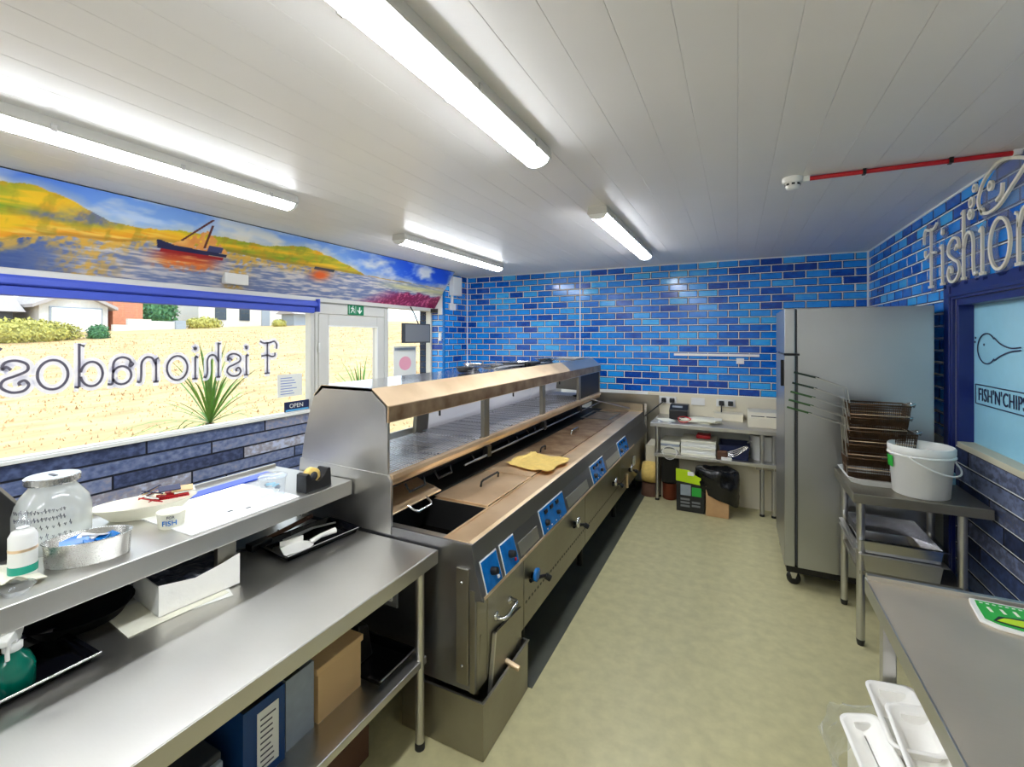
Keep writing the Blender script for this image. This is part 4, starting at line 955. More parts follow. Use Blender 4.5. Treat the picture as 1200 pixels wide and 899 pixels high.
# dark till at the left edge
t = thing('till_screen', (-2.2, .45, Zs), 'dark till screen with curved back at the left edge', 'till')
tm = Matrix.Translation((-2.13, .50, Zs)) @ Matrix.Rotation(-.35, 4, 'Z')
def tf(p): return tuple(tm @ Vector(p))
pr = [(-.10, .0), (.12, .0), (.14, .16), (.10, .22), (.05, .27), (.03, .30), (-.1, .30)]
mb = MB().prism(pr, 'x', -.02, .03); mb.v = [tf(v) for v in mb.v]; mb.build('housing', 'black', t, bevel=.004)
pr = [(-.10, .31), (.025, .31), (.05, .37), (.035, .41), (-.1, .42)]
mb = MB().prism(pr, 'x', -.02, .03); mb.v = [tf(v) for v in mb.v]; mb.build('top_screen', plain('maroon', (52, 22, 34), .25), t, bevel=.004)
mb = MB().box(-.02, -.10, .295, .025, .0, .315); mb.v = [tf(v) for v in mb.v]; mb.build('hinge', 'black', t)
# crumpled paper left
def cr(u, v):
    x_ = -1.99 + .2 * v; y_ = .40 + .2 * u; n = fbm(np.array([x_ * 14]), np.array([y_ * 14]), 8)[0]; return (x_, y_, Zs + .006 + .07 * n * n * 2 * (1 - u * .9))
tag(MB().grid(cr, 16, 16, thick=.003, smooth=False).build('crumpled_paper', 'cream_paper', base=(-1.9, .5, Zs)), 'crumpled white paper at the far left of the counter', 'paper')
t = thing('glass_dish', (-1.80, .57, Zs), 'small clear glass dish at the left front corner of the counter', 'dish')
MB().lathe([(.03, 0), (.045, .02), (.048, .022), (.043, .02), (.028, .004), (0, .003)], (-1.77, .53, Zs), 24, sy=.8).build('dish', 'clear', t)

# ---------------------------------------------------------------- left bench
BZ = .86
bn = thing('prep_bench', (-1.7, .3, 0), 'long stainless prep bench with undershelf left of the range', 'bench')
MB().box(-2.25, -1.6, BZ - .035, -1.195, 1.685, BZ).build('worktop', 'steel_bench', bn, bevel=.004)
MB().box(-1.197, -1.6, BZ - .06, -1.193, 1.685, BZ - .003).build('front_edge', 'steel', bn)
MB().box(-2.27, -1.6, BZ, -2.25, 1.685, 1.03).build('splash_back', plain('deep_blue_splash', (22, 66, 112), .35), bn)
for (a, b) in ((-1.25, 1.63), (-2.15, 1.63), (-1.25, -.9), (-2.15, -.9)):
    lg = MB().tube([(a, b, .03), (a, b, BZ - .035)], .019, 14).build('leg', 'steel', bn); MB().lathe([(.022, 0), (.022, .02), (.016, .035)], (a, b, .0), 14).build('foot', 'black', lg)
MB().box(-2.20, -1.5, .36, -1.235, 1.66, .392).build('undershelf', 'steel', bn, bevel=.004)
# tray + scoop
t = thing('tool_tray', (-1.78, 1.5, BZ), 'black oblong tray of tools at the range end of the bench', 'tray')
tm = Matrix.Translation((-1.775, 1.50, BZ)) @ Matrix.Rotation(-.12, 4, 'Z')
mb = MB().tray(-.11, -.17, .0, .10, .17, .022, .003, .012, .008); mb.v = [tuple(tm @ Vector(v)) for v in mb.v]; mb.build('tray', 'black_gloss', t)
mb = MB().tube([(.112, -.18, .024), (.112, .18, .024)], .003, 6); mb.v = [tuple(tm @ Vector(v)) for v in mb.v]; mb.build('bright_rim', 'steel', t)
t = thing('chip_scoop', (-1.72, 1.45, BZ + .01), 'flat white plastic chip scoop lying in the black tool tray', 'scoop')
sm_ = Matrix.Translation((-1.735, 1.40, BZ + .016)) @ Matrix.Rotation(-.3, 4, 'Z')
def SX(mb): mb.v = [tuple(sm_ @ Vector(v)) for v in mb.v]; return mb
SX(MB().prism([(-.05, -.06), (.045, -.075), (.05, .03), (.02, .06), (-.02, .06), (-.045, .04)], 'z', 0, .006)).build('blade', 'foam', t, bevel=.002)
SX(MB().box(-.05, -.06, .004, -.044, .04, .03)).build('side_wall', 'foam', t)
SX(MB().tube([(0, .055, .008), (.0, .10, .022), (.0, .17, .026)], [.012, .010, .013], 10)).build('handle', 'foam', t)
t = thing('steel_tongs', (-1.81, 1.56, BZ + .01), 'steel serving tongs behind the white scoop in the tray', 'tongs')
for s in (0, .02): MB().tube([(-1.86 + s, 1.42, BZ + .016), (-1.84 + s * .5, 1.56, BZ + .025), (-1.79, 1.66, BZ + .024)], .004, 6).build('arm', 'steel', t)
t = thing('wooden_brush', (-1.89, 1.5, BZ + .01), 'long dark brush handle poking out behind the tool tray', 'brush')
MB().tube([(-1.93, 1.38, BZ + .02), (-1.91, 1.62, BZ + .05)], .011, 8).build('handle', 'brown_box', t)
MB().box(-1.95, 1.30, BZ, -1.90, 1.40, BZ + .03).build('head', 'black', t, bevel=.004)
t = thing('black_cable', (-1.95, 1.2, BZ), 'black cable running along the back of the bench', 'cable')
MB().tube(catmull([(-1.98, .95, BZ + .006), (-1.95, 1.1, BZ + .008), (-1.98, 1.25, BZ + .006), (-1.9, 1.36, BZ + .008), (-2.0, 1.5, BZ + .006)], 6), .005, 6).build('cable', 'black', t)
# white open box with dark content on papers
t = thing('white_carton', (-1.83, 1.0, BZ), 'white open carton of dark bags under the serving counter', 'box')
bm_ = Matrix.Translation((-1.83, 1.0, BZ + .004)) @ Matrix.Rotation(-.12, 4, 'Z')
def BX(mb, m=bm_): mb.v = [tuple(m @ Vector(v)) for v in mb.v]; return mb
BX(MB().box(-.11, -.13, 0, .11, .13, .003)).build('base', 'white_paint', t)
BX(MB().prism([(-.13, 0), (.13, 0), (.13, .115), (.07, .10), (-.02, .085), (-.13, .105)], 'x', .107, .11)).build('front_wall', 'foam', t)
BX(MB().box(-.11, -.13, 0, -.107, .13, .11)).build('rear_wall', 'white_paint', t)
for s in (-.13, .127): BX(MB().box(-.107, s, 0, .107, s + .003, .10)).build('side_wall', 'white_paint', t)
def bag(u, v): 
    x_ = -.10 + .2 * v; y_ = -.12 + .24 * u; n = fbm(np.array([x_ * 22 + 5]), np.array([y_ * 22 + 5]), 4)[0]; q = bm_ @ Vector((x_, y_, .06 + .05 * n)); return tuple(q)
tag(MB().grid(bag, 18, 16, thick=.03, smooth=False).build('plastic_bags', plain('grey_bags', (66, 70, 84), .3), base=(-1.83, 1.0, BZ + .05)), 'crumpled dark grey plastic bags filling the white carton', 'bags')
for i, (m_, l_) in enumerate((('cream_paper', 'top cream sheet of paper under the white carton'), ('paper', 'lower white sheet of paper under the white carton'))):
    mm = Matrix.Translation((-1.80, .92 + .03 * i, BZ + .0005 + (.0012 * (1 - i)))) @ Matrix.Rotation(-.1 - .25 * i, 4, 'Z')
    tag(MB().xbox(mm, -.105, -.15, 0, .105, .15, .001).build('paper_sheet', m_, base=tuple(mm.translation)), l_, 'paper')
# frying pan, tray, green spray bottle
t = thing('frying_pan', (-2.0, .66, BZ), 'dark frying pan at the back of the bench under the counter', 'pan')
MB().lathe([(.11, 0), (.12, .003), (.145, .04), (.148, .041), (.138, .038), (.112, .007), (0, .005)], (-1.98, .74, BZ), 32).build('pan', 'iron', t)
MB().tube([(-1.98, .60, BZ + .035), (-1.97, .50, BZ + .05), (-1.96, .40, BZ + .055)], .011, 8).build('handle', 'black', t)
t = thing('black_baking_tray', (-1.77, .55, BZ), 'black baking tray with a bright rim at the left of the bench', 'tray')
MB().tray(-1.93, .30, BZ, -1.685, .655, BZ + .02, .003, .012, .008).build('tray', 'black_gloss', t)
MB().tube([(-1.665, .28, BZ + .024), (-1.665, .675, BZ + .024)], .0035, 8).build('bright_rim', 'chrome', t)
t = thing('spray_bottle', (-1.735, .512, BZ + .004), 'green spray bottle with white trigger head on the black tray', 'bottle')
sc_ = (-1.735, .512, BZ + .004)
MB().lathe([(.04, 0), (.044, .005), (.044, .06), (.034, .085), (.018, .10), (.016, .108)], sc_, 24).build('bottle', 'teal', t)
MB().lathe([(.018, .104), (.020, .106), (.020, .122), (.015, .126)], sc_, 20).build('collar', 'white', t)
mx = Matrix.Translation((sc_[0], sc_[1], sc_[2] + .122)) @ Matrix.Rotation(-.6, 4, 'Z')
mb = MB().prism([(-.035, .022), (-.012, 0), (.012, 0), (.016, .014), (.06, .02), (.062, .036), (.02, .044), (-.03, .040)], 'y', -.013, .013); mb.v = [tuple(mx @ Vector(v)) for v in mb.v]; mb.build('spray_head', 'white', t, bevel=.004)
mb = MB().tube([(.02, 0, .012), (.03, 0, -.01), (.028, 0, -.03)], .005, 8); mb.v = [tuple(mx @ Vector(v)) for v in mb.v]; mb.build('trigger', 'white', t)

# undershelf items
SZ = .392
def file_box(x0, y0, x1, y1, h, mat, label, name, cut=0):
    t = thing(name, ((x0 + x1) / 2, (y0 + y1) / 2, SZ), label, 'box')
    MB().tray(x0, y0, SZ, x1, y1, SZ + h, .003).build('body', mat, t)
    return t
t = file_box(-1.62, 1.19, -1.37, 1.40, .20, 'cream_box', 'tan plastic tub on the undershelf beside the black tray', 'storage_tub')
MB().box(-1.63, 1.18, SZ + .18, -1.365, 1.41, SZ + .205).build('rim', 'cream_box', t, bevel=.003)
t = file_box(-1.66, 1.06, -1.375, 1.175, .24, 'grey_card', 'grey card magazine file between the tan tub and blue file', 'magazine_file')
MB().box(-1.64, 1.08, SZ + .01, -1.40, 1.16, SZ + .20).build('papers', 'dark_grey', t)
t = file_box(-1.70, .90, -1.36, 1.045, .25, 'blue_card', 'blue card file box with a printed label on the undershelf', 'magazine_file')
MB().box(-1.359, .945, SZ + .03, -1.357, 1.02, SZ + .22).build('spine_label', 'paper', t)
mb = MB()
for k in range(9): mb.box(-1.3568, .955, SZ + .04 + k * .019, -1.3562, 1.01 - .02 * random.random(), SZ + .045 + k * .019)
mb.build('print_lines', 'ink', t, kind='stuff')
MB().box(-1.68, .92, SZ + .01, -1.40, 1.03, SZ + .19).build('papers', 'dark_grey', t)
t = thing('cash_box', (-1.55, .72, SZ), 'dark box with pale side at the left of the undershelf', 'box')
MB().box(-1.75, .55, SZ, -1.40, .86, SZ + .16).build('casing', 'dark_grey', t, bevel=.006)
MB().box(-1.402, .555, SZ + .005, -1.385, .855, SZ + .14).build('front', 'grey_card', t, bevel=.003)
t = thing('undershelf_tray', (-1.45, 1.55, SZ), 'black oven tray with steel rim at the range end of the undershelf', 'tray')
MB().tray(-1.72, 1.43, SZ, -1.30, 1.64, SZ + .022, .003, .005, .005).build('tray', 'black_gloss', t)
MB().tube([(-1.287, 1.425, SZ + .024), (-1.287, 1.645, SZ + .024)], .004, 6).build('bright_rim', 'chrome', t)
t = thing('black_pouch', (-1.55, 1.5, SZ + .03), 'black folded pouch standing on the black oven tray', 'pouch')
MB().prism([(1.46, 0), (1.56, 0), (1.53, .15), (1.47, .17)], 'x', -1.60, -1.45).build('pouch', 'black', t, bevel=.01)
o_ = kids(t)[0]; o_.location.z += SZ + .004
t = thing('egg_tray', (-1.75, 1.62, .62), 'grey moulded tray with rows of cups hanging under the worktop', 'tray')
MB().box(-1.66, 1.655, .56, -1.40, 1.667, .80).build('backing', 'grey_plastic', t, bevel=.003)
for r in range(3):
    for c in range(4):
        MB().prism([(-1.63 + c * .058, .59 + r * .07), (-1.595 + c * .058, .59 + r * .07), (-1.598 + c * .058, .635 + r * .07), (-1.627 + c * .058, .635 + r * .07)], 'y', 1.643, 1.655).build('cup', 'white_paint', t, bevel=.003)
t = thing('switch_box', (-1.72, 1.62, .62), 'tall pale switch box beside the moulded tray under the worktop', 'box')
MB().box(-1.80, 1.60, .52, -1.69, 1.665, .80).build('casing', 'grey_card', t, bevel=.004); MB().box(-1.688, 1.62, .56, -1.684, 1.65, .76).build('cover', 'white_paint', t)
t = thing('floor_carton', (-1.6, 1.2, 0), 'brown carton with white label on the floor under the bench', 'carton')
MB().box(-1.78, 1.08, .002, -1.42, 1.50, .30).build('carton', 'brown_box', t, bevel=.004); MB().prism([(1.30, .16), (1.36, .20), (1.37, .27), (1.31, .23)], 'x', -1.42, -1.418).build('label', 'paper', t)
t = thing('floor_carton', (-1.6, .7, 0), 'dark brown carton at the front of the floor under the bench', 'carton')
MB().box(-1.80, .55, .002, -1.40, 1.02, .27).build('carton', 'brown_box', t, bevel=.004); MB().box(-1.80, .78, .27, -1.40, .79, .272).build('tape', 'cream_box', t)

# ---------------------------------------------------------------- rear table
tb = thing('rear_table', (-.2, 5.5, 0), 'narrow steel table against the blue tiled back wall', 'table')
MB().box(-.86, 5.20, .83, .72, 5.87, .87).build('top', 'steel', tb, bevel=.003)
for (a, b) in ((-.80, 5.30), (.225, 5.27), (.33, 5.27), (-.80, 5.42)):
    lg = MB().tube([(a, b, .02), (a, b, .83)], .021, 12).build('leg', 'steel', tb); MB().lathe([(.024, 0), (.024, .018), (.016, .03)], (a, b, .0), 12).build('foot', 'black', lg)
MB().box(-.82, 5.22, .50, .70, 5.86, .535).build('undershelf', 'steel', tb, bevel=.003)
for (a, w_) in ((.17, .11), (.28, .1)): MB().box(a, 5.25, .47, a + w_, 5.30, .50).build('clamp', 'steel_dark', tb)
TT = .87
def plug_socket(x, label, plugs, wdt=.15):
    t = thing('wall_socket', (x, YB - .03, 1.03), label, 'socket')
    MB().box(x - wdt / 2, YB - .035, 1.0, x + wdt / 2, YB - .021, 1.085).build('plate', 'white', t, bevel=.003)
    for px in plugs:
        MB().box(x + px - .027, YB - .075, 1.015, x + px + .027, YB - .035, 1.07).build('plug', 'black', t, bevel=.008)
    return t
plug_socket(-.76, 'twin white socket with two black plugs by the range', (-.045, .05), .2)
plug_socket(-.42, 'empty white twin socket above the rear table', ())
plug_socket(-.12, 'twin white socket with two black plugs above the steel kettle lead', (-.045, .05), .2)
t = thing('power_lead', (-.9, 5.6, .9), 'black lead drooping from the left socket towards the range', 'cable')
MB().tube(catmull([(-.80, YB - .08, 1.03), (-.86, 5.75, .98), (-.93, 5.68, .92), (-1.0, 5.66, .86)], 6), .007, 6).build('lead', 'black', t)
t = thing('power_lead', (-.15, 5.6, .9), 'black lead looping from the right socket on to the table', 'cable')
MB().tube(catmull([(-.165, YB - .08, 1.02), (-.17, 5.75, .93), (-.24, 5.66, .89), (-.42, 5.6, .885)], 6), .007, 6).build('lead', 'black', t)
t = thing('card_printer', (-.62, 5.6, TT), 'black receipt printer on the left of the rear table', 'printer')
MB().prism([(5.50, TT), (5.72, TT), (5.72, TT + .16), (5.60, TT + .16), (5.50, TT + .11)], 'x', -.70, -.50).build('casing', 'black', t, bevel=.008)
MB().box(-.67, 5.545, TT + .132, -.56, 5.60, TT + .15).build('paper_slot', 'grey_card', t)
t = thing('paper_heap', (-.35, 5.5, TT), 'spread of white papers in the middle of the rear table', 'papers')
for i in range(6):
    mx = Matrix.Translation((-.40 + .04 * (i % 3), 5.47 + .02 * (i % 2), TT + .002 + i * .006)) @ Matrix.Rotation(.25 * (i % 4) - .3, 4, 'Z'); MB().xbox(mx, -.17, -.10, 0, .17, .10, .005).build('sheet', 'cream_paper', t)
t = thing('red_cable', (-.55, 5.4, TT), 'coiled red cable beside the receipt printer', 'cable')
MB().tube(catmull([(-.60, 5.48, TT + .03), (-.57, 5.36, TT + .01), (-.50, 5.33, TT + .012), (-.46, 5.40, TT + .035), (-.52, 5.44, TT + .05), (-.57, 5.35, TT + .06)], 6), .006, 6).build('cable', 'red', t)
t = thing('leaflet_pile', (-.72, 5.4, TT), 'small pile of leaflets at the left end of the rear table', 'papers')
for i in range(3): MB().xbox(Matrix.Translation((-.72, 5.38, TT + i * .005)) @ Matrix.Rotation(.3 * i, 4, 'Z'), -.07, -.1, 0, .07, .1, .004).build('leaflet', ['paper', 'grey_card', 'cream_paper'][i], t)
t = thing('label_printer', (.28, 5.55, TT), 'cream slotted label machine on the right of the rear table', 'machine')
MB().prism([(5.38, TT), (5.74, TT), (5.74, TT + .15), (5.45, TT + .15), (5.38, TT + .10)], 'x', .10, .62).build('casing', 'board', t, bevel=.006)
MB().box(.13, 5.395, TT + .095, .60, 5.43, TT + .118).build('slot', 'black', t)
MB().box(.25, 5.39, TT + .098, .27, 5.432, TT + .121).build('slot_bar', 'board', t); MB().box(.42, 5.39, TT + .098, .44, 5.432, TT + .121).build('slot_bar', 'board', t)
t = thing('cream_tray', (0.0, 5.75, TT), 'low cream box pushed against the wall behind the papers', 'box')
MB().box(-.24, 5.66, TT, .06, 5.86, TT + .08).build('box', 'board', t, bevel=.006)
# undershelf of rear table
UZ = .535
t = thing('paper_stack', (-.45, 5.4, UZ), 'tall stack of white chip paper on the rear table undershelf', 'papers')
for i in range(7): MB().box(-.55 + .004 * (i % 2), 5.26 + .004 * (i % 3), UZ + i * .024, -.20 - .005 * (i % 2), 5.6, UZ + i * .024 + .023).build('bundle', 'paper' if i % 3 else 'cream_paper', t, bevel=.004)
t = thing('paper_stack', (-.68, 5.4, UZ), 'short stack of folded bags behind the left table leg', 'papers')
for i in range(5): MB().box(-.76, 5.27, UZ + i * .026, -.56 - .004 * (i % 2), 5.6, UZ + i * .026 + .025).build('bundle', 'grey_card' if i in (3,) else 'cream_paper', t, bevel=.004)
t = thing('wire_coil', (-.66, 5.24, UZ - .03), 'tangle of black and white cable hanging at the undershelf edge', 'cable')
for k in range(3): MB().tube([(-.66 + (.09 - .01 * k) * math.cos(a), 5.235 - .006 * k, UZ + .02 + (.05 + .012 * k) * math.sin(a)) for a in [2 * math.pi * i / 20 for i in range(20)]], .004, 6, closed=True).build('loop', ['black', 'white', 'white'][k], t)
t = thing('dark_crate', (.02, 5.42, UZ), 'dark blue crate in the middle of the rear table undershelf', 'crate')
MB().tray(-.16, 5.30, UZ, .10, 5.6, UZ + .14, .006, .01, .008).build('crate', 'navy_ink', t)
t = thing('steel_whisk', (-.02, 5.27, UZ), 'long steel utensil lying in front of the dark crate', 'utensil')
for k in range(4): MB().tube(catmull([(-.12, 5.25, UZ + .03 + .012 * k), (-.02, 5.25, UZ + .05 + .02 * k), (.07, 5.25, UZ + .12 + .012 * k), (.10, 5.25, UZ + .15)], 5), .004, 6).build('wire', 'chrome', t)
tag(MB().box(-.19, 5.235, UZ, -.09, 5.29, UZ + .09).build('brown_packet', 'brown_box', base=(-.14, 5.26, UZ), bevel=.01), 'brown packet between the paper stack and the dark crate', 'packet')
tag(MB().box(-.15, 5.222, UZ, -.05, 5.232, UZ + .03).build('white_packet', 'paper', base=(-.1, 5.23, UZ), bevel=.003), 'small white packet at the undershelf edge by the brown packet', 'packet')
tag(MB().box(-.40, 5.35, UZ + .175, -.26, 5.5, UZ + .215).build('red_packet', 'red', base=(-.33, 5.42, UZ + .175), bevel=.01), 'red packet on top of the tall chip paper stack', 'packet')
t = thing('white_tub', (.24, 5.42, UZ), 'white lidless tub on the right of the rear undershelf', 'bucket')
MB().lathe([(.12, 0), (.125, .004), (.14, .25), (.15, .255), (.135, .25), (.118, .008), (0, .006)], (.25, 5.46, UZ), 30).build('tub', 'white', t)
MB().tube([(.10, 5.44, UZ + .16), (.13, 5.33, UZ + .20)], .008, 6).build('bail_handle', 'white', t)
# floor items
t = thing('lime_box', (-.43, 5.15, 0), 'black carton with lime green top flap on the floor under the rear table', 'carton')
MB().tray(-.57, 5.06, .003, -.30, 5.28, .31, .004).build('carton', 'black', t)
MB().prism([(-.575, .315), (-.33, .29), (-.325, .36), (-.42, .40), (-.44, .43), (-.575, .44)], 'y', 5.055, 5.06).build('lime_flap', 'lime', t)
MB().box(-.53, 5.058, .17, -.43, 5.0605, .28).build('picture_label', 'grey_card', t); MB().box(-.42, 5.058, .17, -.33, 5.0605, .26).build('green_label', 'grass_green', t)
for k in range(3): MB().box(-.53, 5.058, .05 + k * .035, -.44, 5.0605, .07 + k * .035).build('text_block', 'grey_plastic', t)
for k in range(2): MB().box(-.42, 5.058, .06 + k * .035, -.34, 5.0605, .08 + k * .035).build('text_block', 'grey_plastic', t)
MB().box(-.46, 5.05, .38, -.40, 5.056, .42).build('white_patch', 'paper', t)
t = thing('cardboard_box', (-.17, 5.13, 0), 'open brown cardboard box holding the black bin bag', 'carton')
MB().tray(-.285, 5.03, .003, -.075, 5.27, .30, .004).build('carton', 'cardboard', t)
def bb(u, v):
    a = 2 * math.pi * u; n = fbm(np.array([math.cos(a) * 2 + 7]), np.array([math.sin(a) * 2 + v * 4 + 7]), 6)[0]
    z_ = .46 - .0 * v if v < .25 else .46 - (v - .25) * .40 * (1.0 + .25 * math.cos(a - .3))
    r = (.06 + .42 * v) if v < .25 else .165 + .025 * math.sin(v * 3)
    r *= .85 + .35 * n
    return (-.18 + r * math.cos(a) * 1.05, 5.15 + r * math.sin(a) * .8, z_ + .05 * (n - .5) - (.10 if v < .12 else 0))
tag(MB().grid(bb, 34, 14).build('bin_bag', 'bag', base=(-.18, 5.15, .15)), 'shiny black bin bag slumped over the cardboard box', 'bag')
t = thing('yellow_tub', (-.88, 5.45, 0), 'cream yellow round container between range and rear table', 'tub')
MB().lathe([(.0, -.08), (.11, -.08), (.12, -.03), (.12, .03), (.11, .08), (0, .085)], (-.90, 5.44, .26), 24, axis='x').build('container', 'cloth', t)
MB().lathe([(.10, 0), (.09, .14), (0, .14)], (-.90, 5.44, .0), 18).build('stand', 'brown_box', t)
t = thing('brown_pot', (-.68, 5.4, 0), 'pair-handled reddish brown pot on the floor by the left table leg', 'pot')
MB().lathe([(.06, 0), (.075, .01), (.08, .18), (.085, .185), (.07, .18), (0, .03)], (-.68, 5.40, 0), 20).build('pot', plain('terracotta', (134, 62, 38), .6), t)
t = thing('dark_bin', (-.66, 5.42, .2), 'dark tall container behind the brown pot under the rear table', 'bin')
MB().box(-.76, 5.31, .2, -.585, 5.45, .49).build('bin', 'iron', t, bevel=.01); MB().box(-.74, 5.41, 0.003, -.60, 5.45, .2).build('plinth', 'iron', t)

# ---------------------------------------------------------------- fridge
fr = thing('upright_fridge', (.75, 4.2, 0), 'tall stainless upright fridge on castors beside the right wall', 'fridge')
MB().box(.385, 3.85, .155, 1.14, 4.62, 2.01).build('body', 'steel_fridge', fr, bevel=.004)
for (a, b) in ((.155, 1.675), (1.685, 2.012)):
    dr = MB().box(.305, 3.85, a, .372, 4.61, b).build('door', 'steel_fridge', fr, bevel=.006); MB().box(.372, 3.86, a + .01, .385, 4.6, b - .01).build('gasket', 'dark_grey', dr)
    if a < 1: MB().box(.285, 3.87, 1.45, .305, 3.90, 1.64).build('handle', 'iron', dr, bevel=.003)
MB().box(.302, 3.848, 1.672, .40, 3.852, 1.688).build('door_hinge', 'black', fr)
MB().box(.385, 3.849, .155, .39, 3.8505, 1.67).build('seam', 'black', fr)
MB().box(.32, 3.86, .11, 1.13, 4.6, .155).build('underside', 'iron', fr)
for (a, b) in ((.37, 3.93), (1.08, 3.93), (.37, 4.54), (1.08, 4.54)):
    ca = MB().box(a - .03, b - .03, .10, a + .03, b + .03, .115).prism([(a - .028, .105), (a + .028, .105), (a + .01, .045), (a - .01, .045)], 'y', b - .02, b - .016).prism([(a - .028, .105), (a + .028, .105), (a + .01, .045), (a - .01, .045)], 'y', b + .016, b + .02).build('castor', 'steel', fr)
    MB().lathe([(.022, -.014), (.045, -.013), (.045, .013), (.022, .014)], (a, b, .046), 20, axis='y').build('wheel', 'black', ca)

# ---------------------------------------------------------------- basket table
PZ = .905
pt = thing('basket_table', (.9, 3.55, 0), 'small steel table holding chip baskets and bucket beside the fridge', 'table')
MB().box(.60, 3.24, PZ - .055, 1.20, 3.83, PZ).build('top', 'steel_dark', pt, bevel=.004)
for (a, b) in ((.65, 3.32), (.65, 3.78), (1.10, 3.32), (1.10, 3.78)):
    lg = MB().tube([(a, b, .03), (a, b, PZ - .055)], .021, 14).build('leg', 'steel', pt); MB().lathe([(.017, 0), (.02, .015), (.022, .035)], (a, b, .0), 14).build('foot', 'black', lg)
MB().box(.64, 3.30, .42, 1.12, 3.80, .445).build('undershelf', 'steel_dark', pt, bevel=.003)
for z0, nm in ((.446, 'lower'), (.53, 'upper')):
    t = thing('gastro_pan', (.85, 3.5, z0), 'stainless gastronorm pan, %s of the two stacked on the basket table undershelf' % nm, 'pan')
    MB().tray(.60 + .07, 3.30, z0, 1.00, 3.74, z0 + .10, .003, .012, .022).build('pan', 'steel_shiny' if nm == 'upper' else 'steel', t)
t = thing('oven_tray', (.60, 3.5, .56), 'thin steel tray sticking out beside the gastronorm pans', 'tray')
for k in range(2): MB().box(.610, 3.31, .56 + .035 * k, .636, 3.73, .564 + .035 * k).build('rim', 'steel', t, bevel=.001)
# white tray
t = thing('white_drip_tray', (.8, 3.62, PZ), 'white shallow tray under the chip baskets', 'tray')
mb = MB(); 
def tr8(e, z): 
    x0, x1, y0, y1, c = .615 - e, .99 + e, 3.42 - e, 3.80 + e, .05
    return [(x0 + c, y0, z), (x1 - c, y0, z), (x1, y0 + c, z), (x1, y1 - c, z), (x1 - c, y1, z), (x0 + c, y1, z), (x0, y1 - c, z), (x0, y0 + c, z)]
rings = [tr8(-.02, PZ + .001), tr8(0, PZ + .035), tr8(.008, PZ + .038), tr8(-.004, PZ + .038), tr8(-.026, PZ + .006)]
vs_ = [p for r in rings for p in r]; fs_ = [tuple(range(7, -1, -1)), tuple(range(32, 40))] + [(i * 8 + j, i * 8 + (j + 1) % 8, i * 8 + 8 + (j + 1) % 8, i * 8 + 8 + j) for i in range(4) for j in range(8)]
mb.add(vs_, fs_).build('tray', 'white', t)
# chip baskets: wire mesh troughs with long handles towards the aisle
def basket(x0, x1, y0, y1, z0, h, hz, hx, label, grip):
    t = thing('chip_basket', ((x0 + x1) / 2, (y0 + y1) / 2, z0), label, 'basket', 'stacked chip baskets on the white tray')
    mb = MB(); fx = .03
    def P(u, v, w): # u along x, v along y, w height
        e = .012 * (1 - w); return (x0 + e + fx * 0 + (x1 - x0 - 2 * e) * u, y0 + e + (y1 - y0 - 2 * e) * v, z0 + h * w)
    n = 30
    def bar(a, b, r=.0019): mb.tube([a, b], r, 4, caps=False)
    for i in range(n + 1):
        u = i / n; bar(P(u, 0, 0), P(u, 0, 1)); bar(P(u, 1, 0), P(u, 1, 1)); bar(P(u, 0, 0), P(u, 1, 0))
    for j in range(11):
        v = j / 10; bar(P(0, v, 0), P(0, v, 1)); bar(P(1, v, 0), P(1, v, 1)); bar(P(0, v, 0), P(1, v, 0))
    for k in range(1, 8):
        w_ = k / 8
        for a, b in (((0, 0), (1, 0)), ((0, 1), (1, 1)), ((0, 0), (0, 1)), ((1, 0), (1, 1))): bar(P(a[0], a[1], w_), P(b[0], b[1], w_))
    mb.build('wire_mesh', 'brown_wire', t, kind='stuff')
    MB().tube([P(0, 0, 1), P(1, 0, 1), P(1, 1, 1), P(0, 1, 1)], .005, 6, closed=True).build('rim', 'brown_wire', t)
    MB().tube([P(0, 0, .5), P(1, 0, .5), P(1, 1, .5), P(0, 1, .5)], .003, 6, closed=True).build('band', 'steel_tan', t)
    ym = (y0 + y1) / 2
    for s in (-.05, .05): MB().tube([(x0 + .01, ym + s, z0 + .02), (x0 + .005, ym + s, z0 + h), (x0 - .008, ym + s * .9, hz - .088), (hx + .12, ym + s * .3, hz - .03)], .004, 6).build('handle_rod', 'steel', t)
    MB().tube([(hx + .14, ym, hz - .035), (hx, ym, hz)], .0065, 8).build('grip', grip, t)
    MB().tube([(x1, ym - .04, z0 + h), (x1 + .03, ym - .035, z0 + h + .012), (x1 + .035, ym, z0 + h - .01), (x1 + .03, ym + .035, z0 + h + .012), (x1, ym + .04, z0 + h)], .006, 6).build('hook', 'chrome', t)
gg = plain('green_grip', (58, 96, 52), .5); dg = plain('dark_green_grip', (26, 48, 38), .5)
order = ['lowest', 'second from bottom', 'middle', 'second from top', 'topmost']
hzs = [1.335, 1.385, 1.44, 1.50, 1.57]
for i in range(5):
    basket(.615 + .004 * i, .93 - .012 * (i % 2) + (.03 if i == 2 else 0), 3.50, 3.67, PZ + .022 + i * .084, .125, hzs[i], .30 + .01 * i, 'browned wire chip basket with a long handle, %s of its stack' % order[i], gg if i < 3 else dg)
